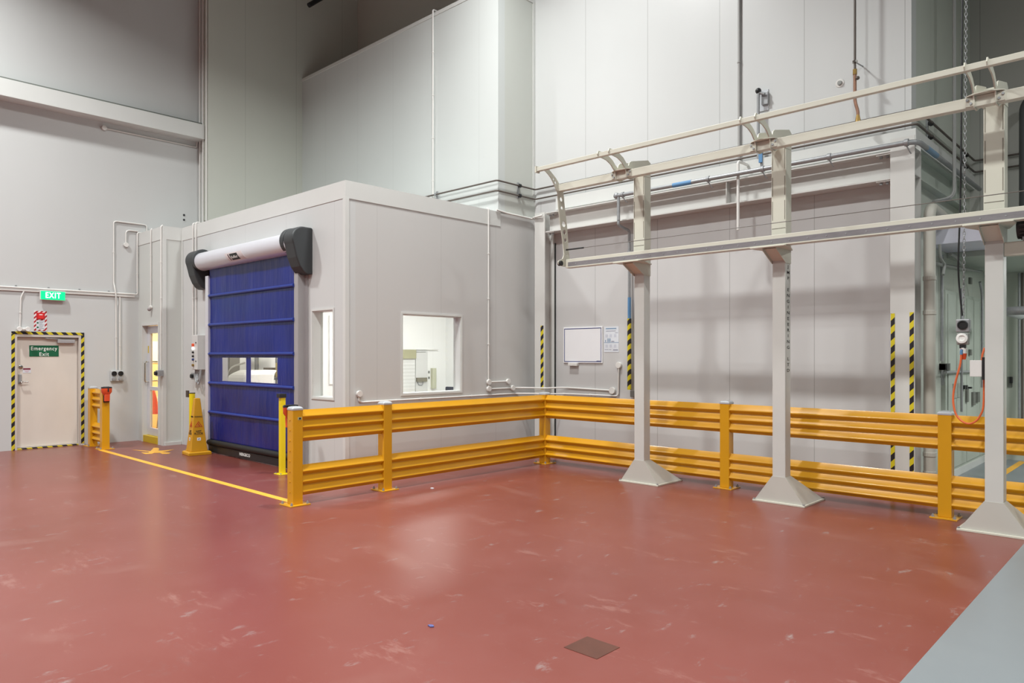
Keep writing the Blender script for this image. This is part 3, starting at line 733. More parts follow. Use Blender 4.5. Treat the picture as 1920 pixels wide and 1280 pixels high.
def rail_post(parent, x, y, sticker=False, w=.0625):
    po = box(x - w, x + w, y - w, y + w, .012, 1.075).build('post', M_yel, parent, bevel=.006)
    box(x - .125, x + .125, y - .125, y + .125, 0, .013).build('base_plate', M_yel, po, bevel=.002)
    MB().loops([[(x - a, y - a, z), (x + a, y - a, z), (x + a, y + a, z), (x - a, y + a, z)] for a, z in ((w + .003, 1.062), (w + .003, 1.085), (w - .012, 1.1), (w - .035, 1.106))]).build('post_cap', mat('zinc_cap', (192, 196, 200), .32, .35), po, bevel=.004)
    for sx in (-1, 1):
        for sy in (-1, 1):
            b = MB().cyl((x + sx * .098, y + sy * .098, .012), (x + sx * .098, y + sy * .098, .03), .016, n=6)
            b.cyl((x + sx * .098, y + sy * .098, .03), (x + sx * .098, y + sy * .098, .045), .008, n=8)
            b.build('anchor_bolt', M_galv, po)
    if sticker:
        s_ = box(x + w, x + w + .002, y - .002, y + .046, .955, .985).build('maker_label', mat('pale_green_label', (170, 176, 140), .4), po)
        box(x + w + .002, x + w + .003, y + .012, y + .036, .96, .98).build('label_mark', M_btxt, s_)
        for k in range(8): MB().cyl((x + .0, y - w, .15 + .115 * k), (x + .0, y - w - .006, .15 + .115 * k), .009, n=8).build('rivet', M_yel, po)
    return po
PX, PY = -7.325, 8.49
g = thing('guard_rail', 'yellow steel guard rail with double ribbed rails beside the blue door', 'barrier', (PX, 4.2, 0))
rail_post(g, PX, 4.2, True); rail_post(g, PX, 5.44)
for z0, z1 in RAILZ:
    rail(g, 'Y', 4.262, 5.378, PX + .012, 1, z0, z1)
    rail(g, 'Y', 5.502, 8.426, PX + .012, 1, z0, z1)
g = thing('guard_rail', 'long yellow guard rail running along the back wall behind the gantry columns', 'barrier', (PX, PY, 0))
rail_post(g, PX, PY)
for x in (-4.285, -1.85, .6): rail_post(g, x, PY)
for a, b in ((PX + .0625, -4.3475), (-4.2225, -1.9125), (-1.7875, .5375)):
    for z0, z1 in RAILZ: rail(g, 'X', a, b, PY - .012, -1, z0, z1)
g = thing('guard_rail', 'short yellow guard rail seen end-on beside the emergency exit door', 'barrier', (-14.5, 4.35, 0))
rail_post(g, -14.14, 4.35); rail_post(g, -14.8, 4.35)
for z0, z1 in RAILZ: rail(g, 'X', -14.7375, -14.2025, 4.362, -1, z0, z1)
def belt_unit(label, x, y, d):
    """retractable belt head fixed to the post face at x, facing d (+1/-1 in X)"""
    t = thing('belt_barrier_head', label, 'belt barrier', (x, y, .84))
    x += d * .0045
    box(x, x + d * .02, y - .05, y + .05, .84, 1.12).build('back_plate', M_black, t, bevel=.004)
    MB().loops([[(x + d * (.02 + a), y - b, z), (x + d * (.02 + a), y + b, z), (x + d * .02, y + b, z), (x + d * .02, y - b, z)] for a, b, z in ((.055, .04, .86), (.062, .042, .98))]).build('lower_body', M_orange, t, bevel=.006)
    prof = []
    rings = []
    for r, z in ((.045, .96), (.06, .985), (.085, 1.02), (.088, 1.09)):
        rings.append([(x + d * (.02 + 1.05 * r * math.sin(q)), y + r * math.cos(q), z) for q in [math.pi * k / 12 for k in range(13)]])
    MB().loops(rings).build('belt_cup', M_orange, t, smooth=True)
    rings = [[(x + d * (.018 + 1.05 * r * math.sin(q)), y + r * math.cos(q), z) for q in [math.pi * k / 12 for k in range(13)]] for r, z in ((.09, 1.09), (.09, 1.105), (.08, 1.115))]
    MB().loops(rings).build('top_cap', M_black, t, smooth=True)
    box(x + d * .1, x + d * .125, y - .008, y + .008, 1.03, 1.09).build('belt_clip', M_black, t, bevel=.003)
belt_unit('orange retractable belt head on the short guard rail post by emergency door', -14.0775, 4.35, 1)
belt_unit('orange retractable belt head on the guard rail post by blue door', PX - .0625, 4.2, -1)

# ================================================================== GANTRY
GC = [-5.375, -3.4715, -1.3755]; CW = .0765; CYG = 8.235; GS = 7.98 / 8.16
ga = thing('gantry_frame', 'cream steel conveyor gantry on three floor columns with overhead rails', 'gantry', (-3.395, 8.26, 0))
YBm, YRl, YTb = 7.75, 7.9, 7.36
for i, cx_ in enumerate(GC):
    gx, gy0, gw = cx_ * GS, 7.98, .0745
    gc_y = 8.26
    co = box(gx - gw, gx + gw, gy0, gy0 + .147, .02, H + (2.893 - H) * GS).build('column', M_colm, ga, bevel=.006)
    if i == 1:
        co['label'] = 'column lettered down its side'
        zt_, zb_ = atX(1478, 497, gx + gw).z, atX(1478, 697, gx + gw).z
        text('lettering', '\n'.join('JMP ENGINEERING LTD'), M_btxt, co, (gx + gw + .0005, gy0 + .078, (zt_ + zb_) / 2), (0, 1, 0), (0, 0, 1), zt_ - zb_, .066, .0014, line=1.3, bold=.006)['label'] = 'black stencilled letters running down the column'
    B = [(gx - .28, gy0 - .004), (gx + .28, gy0 - .004), (gx + .28, 8.54), (gx - .28, 8.54)]
    T = [(gx - gw - .004, gy0 - .004), (gx + gw + .004, gy0 - .004), (gx + gw + .004, gy0 + .152), (gx - gw - .004, gy0 + .152)]
    MB().loops([[(x, y, .02) for x, y in B], [(x, y, .305) for x, y in T]]).build('base_skirt', mat('skirt_paint', (190, 188, 180), .45, var=.05), co)
    box(gx - .3, gx + .3, gy0 - .03, 8.57, 0, .02).build('base_plate', M_cream, co, bevel=.003)
    for sx in (-1, 1):
        for yb in (gy0 - .015, 8.553): MB().cyl((gx + sx * .285, yb, .018), (gx + sx * .285, yb, .034), .012, n=6).build('anchor_bolt', M_galv, co)
    up = box(cx_ - .086, cx_ + .086, 8.155, 8.31, 2.905, 4.24).build('upper_column', M_cream, ga, bevel=.005)
    for sx in (-1, 1):
        for z0, z1 in ((3.24, 3.46), (3.52, 3.74), (3.82, 4.12)): box(cx_ + sx * .072 - .003, cx_ + sx * .072 + .003, 8.1535, 8.156, z0, z1).build('weld_slot', mat('slot_dark', (110, 104, 92), .8), up)
    box(cx_ - .08, cx_ + .08, 8.1535, 8.156, 3.14, 3.146).build('joint_line', mat('slot_dark', (110, 104, 92), .8), up)
    # cantilevered support plate under the running rail
    br = MB().prism([(cx_ - .2, 7.84), (cx_ + .2, 7.84), (cx_ + .2, 8.0), (cx_ + .1, 8.315), (cx_ - .1, 8.315), (cx_ - .2, 8.0)], 'Z', 2.893, 2.907).build('support_plate', M_cream, ga, bevel=.002)
    for sx in (-1, 1): MB().prism([(8.16, 2.74), (8.31, 2.74), (8.31, 2.893), (7.9, 2.893), (7.9, 2.87)], 'X', cx_ + sx * CW - .006 * (sx < 0), cx_ + sx * CW + .006 * (sx > 0)).build('side_gusset', M_cream, br)
    MB().prism([(8.158, 2.78), (8.158, 2.77), (7.93, 2.886), (7.95, 2.892)], 'X', cx_ - CW + .001, cx_ + CW - .001).build('sloped_web', M_cream, br)
    # pair of swan-neck arms carrying the top rail
    for sx in (-1, 1):
        xx = cx_ + sx * (CW + .008)
        top = [(YTb - .02, 4.215), (YTb + .0, 4.275), (YTb + .07, 4.275), (YTb + .15, 4.24)]
        arm = [(YTb + .0, 4.18), (YTb - .02, 4.215), (YTb + .0, 4.27), (YTb + .05, 4.275), (YTb + .19, 4.25), (YTb + .29, 4.20), (YTb + .36, 4.14), (YTb + .39, 4.10), (7.80, 4.14), (7.86, 4.23), (7.95, 4.275), (8.24, 4.285), (8.30, 4.25), (8.30, 4.06), (8.1, 4.06), (7.95, 4.0), (7.84, 3.955), (7.735, 3.955), (7.735, 4.02), (7.70, 4.09), (7.62, 4.155), (7.52, 4.20), (7.43, 4.205)]
        arm = [(YTb, 4.19), (YTb - .02, 4.22), (YTb, 4.262), (YTb + .08, 4.262), (7.56, 4.245), (7.66, 4.205), (7.73, 4.15), (7.78, 4.12), (7.80, 4.165), (7.84, 4.19), (8.0, 4.228), (8.24, 4.282), (8.30, 4.25), (8.30, 4.06), (8.1, 4.05), (7.95, 4.0), (7.85, 3.955), (7.735, 3.955), (7.73, 4.03), (7.70, 4.08), (7.63, 4.14), (7.54, 4.175), (7.45, 4.185)]
        ao = MB().prism(arm, 'X', xx - .006, xx + .006).build('swan_arm', M_cream, ga)
        box(xx - .07 if sx < 0 else xx + .006, xx - .006 if sx < 0 else xx + .07, YBm - .008, YBm, 3.975, 4.06).build('splice_plate', M_cream, ao, bevel=.002)
        for k in range(2):
            xb = xx + sx * (.025 + .03 * k); zb = 4.0 + .035 * k
            MB().cyl((xb, YBm - .008, zb), (xb, YBm - .022, zb), .012, n=6).build('bolt', M_galv, ao)
    ov = []
    for k in range(13): 
        q_ = math.pi * k / 12; ov.append((cx_ - .16 * math.cos(q_), 7.78 - .1 * math.sin(q_)))
    MB().prism(ov + [(cx_ + .16, 7.83), (cx_ - .16, 7.83)], 'Z', 4.066, 4.074).build('nose_plate', M_cream, ga)
XE = -6.44
box(XE, 1.6, YBm, YBm + .09, 3.968, 4.064).build('overhead_beam', M_cream, ga, bevel=.004)
MB().prism([(YTb, 4.185), (YTb + .055, 4.185), (YTb + .055, 4.24), (YTb, 4.24)], 'X', XE - .06, 1.6).build('top_rail', M_cream, ga, bevel=.004)
lr = box(XE + .012, 1.6, YRl, YRl + .1, 2.907, 3.03).build('running_rail', M_cream, ga, bevel=.004)
box(XE + .06, 1.6, YRl - .006, YRl, 2.925, 2.985).build('track_strip', M_track, lr)
box(XE + .06, 1.6, YRl - .02, YRl, 2.9085, 2.922).build('bottom_lip', M_cream, lr)
for k in range(38): 
    xb = XE + .2 + .2 * k
    if xb < .6: MB().cyl((xb, YRl - .006, 2.957), (xb, YRl - .010, 2.957), .007, n=8).build('track_bolt', M_galv, lr)
q = lambda x, y: tuple(atX(980 + x * .2344, 240 + y * .2344, XE)[1:])
ol = [q(*a) for a in ((172, 338), (185, 350), (205, 372), (225, 400), (243, 435), (258, 470), (278, 520), (285, 640), (300, 770), (318, 900), (330, 1010), (318, 1045), (285, 1062), (280, 1082), (295, 1100), (330, 1108), (385, 1108), (388, 1068), (372, 1040), (364, 960), (358, 850), (350, 760), (335, 640), (325, 520), (300, 470), (282, 430), (262, 398), (240, 370), (222, 348), (212, 334))]
hl = [circ(q(x, y), r) for x, y, r in ((246, 410, .016), (262, 436, .02), (306, 570, .03), (312, 640, .026), (327, 768, .042), (333, 832, .034), (340, 897, .028), (349, 972, .018), (350, 1014, .013))]
plate_holes('end_plate', ol, hl, 'X', XE - .006, XE + .006, M_cream, ga)['label'] = 'curved end plate with a row of round holes'
pc = q(299, 1082); MB().cyl((XE - .02, pc[0], pc[1]), (XE + .03, pc[0], pc[1]), .035).build('end_stop', M_black, ga)  # black disc paints in the dark inside of the plate's round hole
box(XE - .08, XE - .055, YTb - .012, YTb + .065, 4.17, 4.255).build('end_flange', M_cream, ga)
wz = 3.167
MB().tube([(XE + .01, YRl + .02, wz), (-2.5, YRl + .02, wz), (1.6, YRl + .02, wz)], .0045, 6).build('trip_wire', mat('wire_grey', (104, 98, 92), .5), ga)
MB().tube([(XE + .01, YRl + .02, wz), (XE + .32, YRl + .02, wz)], .011, 8).build('wire_tensioner', M_black, ga)
box(GC[2] + CW, GC[2] + .75, 8.17, 8.27, 2.62, 2.75).build('drive_bracket', M_cream, ga, bevel=.005)
mo = thing('drive_motor', 'dark finned electric motor at the right end above the gantry bracket', 'motor', (-.95, 8.22, 2.78))
b = MB().cyl((-1.195, 8.22, 2.89), (-.5, 8.22, 2.89), .115, n=26)
b.build('motor_body', M_black, mo)
fb = MB()
for k in range(20): 
    a_ = 2 * math.pi * k / 20; c_, s_ = math.cos(a_), math.sin(a_)
    fb.tube([(-1.17, 8.22 + .12 * c_, 2.89 + .12 * s_), (-.55, 8.22 + .12 * c_, 2.89 + .12 * s_)], .006, 5)
fb.build('cooling_fins', mat('dark_fins', (58, 54, 54), .5), mo)
box(-1.15, -.6, 8.14, 8.3, 2.752, 2.785).build('motor_foot', M_galv, mo)
GC[2] -= .001
wb = thing('cable_box', 'white cable box with black clamp on the left side of right column', 'box', (GC[2] - CW, 8.27, 1.46))
box(GC[2] - CW - .03, GC[2] - CW, 8.2, 8.3, 1.44, 1.66).build('black_clamp', M_black, wb, bevel=.004)
box(GC[2] - CW - .13, GC[2] - CW - .03, 8.2, 8.3, 1.47, 1.63).build('white_box', M_white, wb, bevel=.003)

# bring rails, arms and upper columns onto the true depth of the columns
def pull(root, s, skip=()):
    C0 = Vector((0, 0, H))
    def walk(o):
        for c in o.children:
            if c.name.split('.')[0] in skip: continue
            if c.type == 'MESH':
                L = WORLD(c)
                for v in c.data.vertices: v.co = C0 + (v.co + L - C0) * s - L
            walk(c)
    walk(root)
pull(ga, GS, ('column',))
for o in (mo, wb):
    L0 = o.location.copy(); L1 = Vector((0, 0, H)) + (L0 - Vector((0, 0, H))) * GS
    pull(o, GS)
    for c in o.children_recursive:
        for v in c.data.vertices: v.co -= (L1 - L0)
    o.location = L1

# ================================================================== PORTAL FRAME
pf = thing('portal_frame', 'off-white steel portal frame of I-section beam and columns on the back wall', 'steel frame', (-5.2, 9.36, 0))
Y0, Y1 = 9.22, YW - .004
M_pf = mat('frame_paint', (205, 204, 200), .42, var=.03)
def col_i(x0, x1, z1):
    xm = (x0 + x1) / 2
    c = MB().box(x0, x1, Y0, Y0 + .016, 0, z1).box(x0, x1, Y1 - .016, Y1, 0, z1).box(xm - .006, xm + .006, Y0 + .016, Y1 - .016, 0, z1)
    return c.build('frame_column', M_pf, pf)
cl_ = col_i(-8.18, -7.955, 4.1); cr_ = col_i(-2.585, -2.325, 4.22)
for z in (3.77, 4.07): box(-2.45, -2.33, Y0 + .016, Y1 - .016, z, z + .012).build('stiffener', M_pf, cr_)
bm2 = MB().box(-7.955, -2.585, Y0 + .02, Y1, 3.755, 3.772).box(-7.955, -2.585, Y0 + .02, Y1, 4.073, 4.09).box(-7.955, -2.585, 9.352, 9.362, 3.772, 4.073).build('frame_beam', M_pf, pf)
xs_ = atY(1363, 350, Y0 + .05).x
box(xs_ - .006, xs_ + .006, Y0 + .03, 9.352, 3.772, 4.073).build('stiffener', M_pf, bm2)
for x0 in (-7.94, -2.75):
    for z in (3.74, 4.055):
        cp = box(x0, x0 + .16, Y0 + .03, 9.34, z, z + .015).build('cleat', M_pf, bm2)
        for k in range(2): MB().cyl((x0 + .045 + .07 * k, Y0 + .07, z - .03), (x0 + .045 + .07 * k, Y0 + .07, z), .018, n=6).build('bolt', M_galv, cp)
box(-7.953, -7.935, 9.47, YW - .002, .02, 3.6).build('edge_seal', mat('black_seal', (40, 44, 42), .6), pf)
sb = thing('side_beam', 'off-white I-beam running back along the recess wall right of the frame', 'beam', (-2.36, 10.6, 3.755))
MB().box(-2.43, -2.33, 9.52, 11.9, 3.755, 3.772).box(-2.43, -2.33, 9.52, 11.9, 4.073, 4.09).box(-2.43, -2.415, 9.52, 11.9, 3.772, 4.073).build('i_section', M_cab, sb)
box(-2.415, -2.33, 11.3, 11.312, 3.772, 4.073).build('stiffener', M_cab, sb)
# hazard tape on the frame
for px, lab in ((1674, 'left hazard strip on the right frame column'), (1709.5, 'right hazard strip on the right frame column')):
    p = atY(px, 588, Y0); single('hazard_tape', box(p.x - .022, p.x + .022, Y0 - .003, Y0, 0.02, 2.17 if px < 1700 else 2.175), HZX, 'black and yellow ' + lab, 'tape')
p = atY(1016.5, 610, Y0); single('hazard_tape', box(p.x - .032, p.x + .03, Y0 - .003, Y0, 1.1, 2.18), HZX, 'black and yellow hazard strip on the corner column above the rail corner', 'tape')

# ================================================================== PIPES
def pipe_line(label, z, r, col, group=None):
    pts = [(-12.6, YT - .07, z), (XR + .045, YT - .07, z), (XR + .045, YW - .045, z), (-2.36, YW - .045, z), (-2.36, 12.56, z), (9, 12.56, z)]
    return conduit(label, pts, r=r, m=col, bend=.05, name='pipe', cat='pipe')
pipe_line('upper of two thin dark pipes running round the tall walls', 4.58, .014, M_dark)
pipe_line('lower of two thin dark pipes running round the tall walls', 4.41, .014, M_dark)
def hanger(label, x, y, along):
    t = thing('pipe_hanger', label, 'pipe bracket', (x, y, 4.4))
    d = (0, 1) if along == 'X' else (1, 0)
    if along == 'X':
        box(x - .02, x + .02, y, y + .02, 4.37, 4.64).build('strut', M_galv, t)
        for z in (4.41, 4.58): MB().cyl((x - .018, y - .02, z), (x + .018, y - .02, z), .03, n=12).build('clamp', M_galv, t)
    else:
        box(x - .02, x, y - .02, y + .02, 4.37, 4.64).build('strut', M_galv, t)
        for z in (4.41, 4.58): MB().cyl((x + .03, y - .018, z), (x + .03, y + .018, z), .032, n=12).build('clamp', M_black, t)
hanger('bracket for two pipes on the tall wall above the room roof', -9.93, YT - .05, 'X')
hanger('bracket for two pipes on the shaded side of tall block', XR + .021, 9.05, 'Y')
hanger('first pipe bracket on the recess wall behind the frame column', -2.408, 10.15, 'Y')
hanger('second pipe bracket on the recess wall near the hanging chain', -2.408, 12.1, 'Y')
conduit('white conduit dipping across the tall wall corner at the room roof height', [(XR + .03, 8.5, 4.09), (XR + .03, 8.75, 4.07), (XR + .03, 9.42, 4.06), (-8.2, 9.2, 4.03), (-7.97, 9.18, 4.04)], r=.016, bend=.05)
# galvanised air pipe with drop
gp = thing('air_pipe', 'galvanised air pipe along the frame top with a drop leg on the left', 'pipe', (-4.3, 9.1, 3.7))
YP = 9.1; zp = 4.115
MB().tube([(-6.40, YP, zp), (-2.27, YP, zp), (-2.27, 12.4, zp)], .03, 14, bend=.16).build('pipe_run', M_galv, gp, smooth=True)
MB().sphere((-6.40, YP, zp), .05).build('tee_fitting', M_galv, gp, smooth=True)
MB().tube([(-6.365, YP, zp), (-6.365, YP, 3.735)], .024, 12).build('drop_leg', M_galv, gp, smooth=True)
for px in (1168, 1328, 1555, 1700, 1430):
    p = atY(px, 300, YP)
    h_ = MB().cyl((p.x - .02, YP, zp), (p.x + .02, YP, zp), .042, n=14).build('pipe_clamp', M_galv, gp)
    MB().tube([(p.x, YP, zp - .04), (p.x + .02, YP + .05, zp - .1), (p.x + .02, YW - .3, zp - .11)], .008, 6).build('clamp_rod', M_galv, h_)
for x0, x1 in ((-5.42, -5.12),): MB().cyl((x0, YP, zp), (x1, YP, zp), .033, n=14).build('blue_marker_band', M_blue, gp)
MB().cyl((-2.27, 9.5, zp), (-2.27, 9.95, zp), .033, n=14).build('blue_marker_band', mat('pale_blue_band', (120, 150, 176), .5), gp)
p = atY(1428, 290, YP)
MB().tube([(p.x, YP, zp), (p.x, YP, zp + .22)], .018, 10).build('branch_valve', M_galv, gp)
box(p.x - .025, p.x + .025, YP - .04, YP - .02, zp + .08, zp + .24).build('blue_handle', M_blue, gp, bevel=.005)
dp = thing('drop_pipe', 'grey drop pipe left of the first column with blue and hazard bands', 'pipe', (-6.385, 9.42, 1.0))
MB().tube([(-6.365, YP, 3.73), (-6.365, YP, 3.66), (-6.385, 9.42, 3.62), (-6.385, 9.42, 1.14)], .022, 12, bend=.05).build('pipe_run', M_galv, dp, smooth=True)
MB().cyl((-6.385, 9.42, 2.25), (-6.385, 9.42, 2.58), .026, n=14).build('blue_marker_band', M_blue, dp)
MB().cyl((-6.385, 9.42, 1.14), (-6.385, 9.42, 2.25), .031, n=14).build('hazard_sleeve', HZX, dp)
box(-6.4, -6.16, 9.38, YW - .006, 3.2, 3.3).build('pipe_bracket', M_galv, dp)
cb_ = single('outlet_box', box(-6.36, -6.18, 9.4, YW - .003, 1.03, 1.13), mat('dark_grey_box', (104, 102, 98), .5), 'dark grey box at the foot of the hazard banded drop pipe', 'box', bevel=.006)
p = atY(1384, 305, 9.16)
conduit('thin white rod hanging in front of the frame beam between columns', [(p.x, 9.43, 4.3), (p.x, 9.16, 4.3), (p.x, 9.16, 3.37)], r=.02)
p = atY(1386, 100, YW - .02)
conduit('grey conduit down the upper back wall panel left of the valve', [(p.x, YW - .02, 11.3), (p.x, YW - .02, 4.38)], r=.022, m=mat('conduit_grey', (168, 168, 166), .45), clips=1.6)
# copper pipe
p = atY(1603, 100, 9.3)
cp_ = thing('copper_pipe', 'brown copper pipe on the upper wall ending in a brass tip', 'pipe', (p.x, 9.3, 4.55))
z_ = lambda y: atY(1603, y, 9.3).z
MB().tube([(p.x, 9.3, 11.3), (p.x, 9.3, z_(138))], .014, 10).build('dark_pipe_run', M_dark, cp_)
MB().tube([(p.x, 9.3, z_(138)), (p.x, 9.3, z_(190)), (p.x + .035, 9.3, z_(210)), (p.x + .035, 9.3, z_(222))], .019, 10, bend=.05).build('copper_run', M_copper, cp_, smooth=True)
MB().cyl((p.x, 9.3, z_(140)), (p.x, 9.3, z_(130)), .024).build('brass_union', M_brass, cp_)
MB().cyl((p.x + .035, 9.3, z_(230)), (p.x + .035, 9.3, z_(216)), .034, .018).build('brass_tip', M_brass, cp_)
MB().cyl((p.x, 9.3, z_(118)), (p.x, 9.3, z_(114)), .03).build('pipe_clamp', M_chrome, cp_)
MB().tube([(p.x, 9.3, z_(116)), (p.x + .03, YW - .001, z_(117))], .008, 6).build('clamp_rod', M_galv, cp_)
MB().sphere((p.x + .035, 9.29, z_(148)), .024).build('vent_plug', M_dark, cp_, smooth=True)
p = atY(1432, 188, YW - .02)
vb = thing('valve_bracket', 'galvanised valve bracket on the upper back wall with a thin downpipe', 'valve', (p.x, YW, p.z - .8))
box(p.x - .1, p.x + .06, YW - .012, YW - .001, p.z - .14, p.z + .14).build('mounting_plate', mat('pale_zinc', (206, 210, 214), .35), vb)
box(p.x - .02, p.x + .07, YW - .05, YW - .012, p.z - .07, p.z + .1).build('strut_channel', M_galv, vb, bevel=.006)
MB().tube([(p.x + .04, YW - .08, p.z + .06), (p.x - .045, YW - .09, p.z + .1), (p.x - .045, YW - .09, 4.35)], .02, 10, bend=.03).build('downpipe', M_galv, vb, smooth=True)
MB().sphere((p.x - .045, YW - .09, p.z + .12), .04).build('valve_knob', M_black, vb, smooth=True)
p = atY(1575, 156, YW)
bo = thing('wall_boss', 'small round grey plug on the upper back wall above the beam', 'plug', (p.x, YW, p.z - .05))
MB().lathe((p.x, YW - .001, p.z), [(0, 0), (.055, 0), (.05, -.006), (0, -.007)], axis='Y').build('washer', M_white, bo)
MB().lathe((p.x, YW - .007, p.z), [(0, 0), (.03, 0), (.026, -.02), (0, -.022)], axis='Y').build('plug', M_grey, bo)
p = atY(813, 100, YT - .02)
conduit('white conduit rising up the bright tall wall above the room roof', [(p.x, YT - .034, 4.08), (p.x, YT - .034, 7.97), (p.x, YT + .12, 7.97)], r=.016, bend=.03, clips=.9)
# side wall conduits
yc = atX(916, 600, XR + .02).y; zj = atX(916, 716, XR + .02).z
SX = XR + .02
conduit('white conduit down the room side wall to two round junction boxes', [(SX - .04, yc, ZR + .03), (SX, yc, ZR + .02), (SX, yc, 1.12)], boxes=[(SX, yc, zj), (SX, yc, zj - .11)], clips=.75, bend=.02)
conduit('short white conduit from upper junction box to its right hand box', [(SX, yc + .05, zj), (SX, yc + .44, zj)], boxes=[(SX, yc + .46, zj)])
zc2 = zj - .115
conduit('white conduit from lower junction box bending round the corner to the back wall', [(SX, yc + .05, zc2), (SX, yc + .56, zc2), (SX, 9.02, zc2), (-8.2, 9.17, zc2 - .0), (-7.93, 9.17, zc2), (-7.76, YW - .02, zc2 + .01), (-6.76, YW - .02, zc2 - .01)], boxes=[(SX, yc + .57, zc2)], bend=.12)
MB().cyl((-6.74, YW - .05, zc2 - .01), (-6.74, YW - .004, zc2 - .01), .055).build('junction_box', M_white, bpy.data.objects['conduit.%03d' % max(int(o.name[8:]) for o in bpy.data.objects if o.name.startswith('conduit.'))], bevel=.004)
yj = atX(673, 738, SX).y; zj2 = atX(673, 738, SX).z
cc = conduit('low white conduit under the window running round to a riser by the whiteboard', [(SX, yj, zj2), (SX, yj, 1.04), (SX, yj + .05, 1.025), (SX, 8.98, 1.025), (-8.2, 9.15, 1.025), (-7.91, 9.15, 1.025), (-7.74, YW - .025, 1.025), (-6.63, YW - .025, 1.03), (-6.62, YW - .025, 1.5)], boxes=[(SX, yj, zj2)], bend=.05, clips=1.1)
MB().cyl((-6.62, YW - .045, 1.52), (-6.62, YW - .003, 1.52), .05).build('junction_box', M_white, cc, bevel=.004)
# right recess conduits
for yv, lab in ((10.44, 'left of two vertical grey conduits up the recess wall'), (10.51, 'right of two vertical grey conduits up the recess wall')):
    conduit(lab, [(-2.19, yv, 11.3), (-2.19, yv, 3.74), (-2.22, yv - .08, 3.66), (-2.41, yv - .1, 3.64)], r=.014, m=mat('conduit_grey', (168, 168, 166), .45), bend=.12)
dpv = thing('downpipe', 'fat pale grey plastic downpipe standing beside the right frame column', 'pipe', (-2.27, 9.72, 0))
XD = -2.225; YD = atX(1743, 600, XD).y
MB().tube([(XD, YD, 0), (XD, YD, 3.42), (XD, 10.2, 3.36)], .063, 18, bend=.16).build('pipe_run', mat('pale_grey_pvc', (190, 188, 178), .45, var=.03), dpv, smooth=True)
for z in (.28, .5, 2.15, 2.55): MB().cyl((XD, YD, z), (XD, YD, z + .05), .07).build('pipe_collar', mat('pale_grey_pvc', (190, 188, 178), .45), dpv, bevel=.004)
MB().tube([(XD + .06, YD - .02, .14), (XD + .14, YD - .02, .13), (XD + .13, YD, .0)], .008, 6, bend=.05).build('earth_wire', M_galv, dpv)

# ================================================================== BACK WALL THINGS
a = atY(1057, 614, YW - .01); b = atY(1130, 681, YW - .01)
wt = thing('whiteboard', 'white marker board with thin blue border on the back wall', 'whiteboard', ((a.x + b.x) / 2, YW, b.z))
x0, x1, z1, z0 = a.x, b.x, a.z - .0, b.z
box(x0, x1, YW - .02, YW - .002, z0, z1).build('board_panel', M_board, wt, bevel=.006)
fr = MB(); k_ = .012; i_ = .02
for (u0, u1, v0, v1) in ((x0 + i_, x1 - i_, z1 - i_ - k_, z1 - i_), (x0 + i_, x1 - i_, z0 + i_, z0 + i_ + k_), (x0 + i_, x0 + i_ + k_, z0 + i_, z1 - i_), (x1 - i_ - k_, x1 - i_, z0 + i_, z1 - i_)): fr.box(u0, u1, YW - .0215, YW - .02, v0, v1)
fr.build('blue_border', M_navy, wt)
box(x0 + .7 * (x1 - x0) + .13, x1 - .04, YW - .0215, YW - .02, z0 + .036, z0 + .044).build('printed_mark', M_navy, wt)
box(x0 + .13, x0 + .32, YW - .06, YW - .002, z0 - .045, z0 + .004).build('pen_tray', M_white, wt, bevel=.003)
a = atY(1132.5, 612.5, YW - .005); b = atY(1160, 660, YW - .005)
po = single('poster', box(a.x, b.x, YW - .004, YW - .001, b.z, a.z), M_paper, 'pale blue printed instruction poster right of the whiteboard', 'poster')
W_ = b.x - a.x; H_ = a.z - b.z
def bar(u0, u1, v0, v1, m, nm='printed_line'): box(a.x + u0 * W_, a.x + u1 * W_, YW - .0048, YW - .004, a.z - v1 * H_, a.z - v0 * H_).build(nm, m, po)
M_pb = mat('print_blue', (124, 150, 176), .6); M_pg = mat('print_grey', (150, 152, 164), .6)
bar(.12, .84, .055, .1, M_pb, 'title_band'); bar(.14, .8, .16, .185, M_pg); bar(.74, .96, .235, .255, M_pg)
bar(.0, 1, .615, .635, M_pb, 'title_band'); bar(.04, .3, .885, .905, M_pg); bar(.34, .5, .885, .905, M_pg); bar(.62, .95, .89, .935, M_pg)
for u in (.08, .24, .32, .4): bar(u, u + .05, .46 + .06 * (u < .2), .6, M_pb, 'printed_figure')
bar(.5, .7, .56, .6, M_pg, 'printed_figure')
for u in (.1, .38, .68): bar(u, u + .16, .7, .82, mat('print_pale', (196, 200, 210), .6), 'printed_figure'); bar(u, u + .16, .3, .42, mat('print_pale', (196, 200, 210), .6), 'printed_figure')

# ================================================================== HANGING SOCKET
hx, hy = -1.643, 8.235
zc_ = atY(1803, 598, hy).z
ch = thing('hanging_chain', 'steel chain with black cable hanging from the roof behind the gantry', 'chain', (hx, hy, zc_))
cm = MB(); n_ = int((9.5 - zc_) / .036)
for k in range(n_):
    z = zc_ + .036 * k + .016; sw = .055 * k / n_
    ring = []
    for j in range(9):
        q_ = 2 * math.pi * j / 8; u, v = .0115 * math.cos(q_), .0225 * math.sin(q_)
        ring.append((hx + sw + (u if k % 2 else 0), hy + (0 if k % 2 else u), z + v))
    cm.tube(ring, .0034, 5)
cm  .build('chain_links', M_galv, ch, smooth=True)
MB().tube([(hx + .025, hy, 9.5), (hx - .025, hy, 3.2), (hx - .05, hy, 2.5), (hx - .01, hy, zc_ + .03)], .0085, 8, bend=.3).build('supply_cable', M_black, ch, smooth=True)
so_ = thing('hanging_socket', 'grey hanging power socket with round sockets above the orange cord', 'socket', (hx, hy, zc_ - .25))
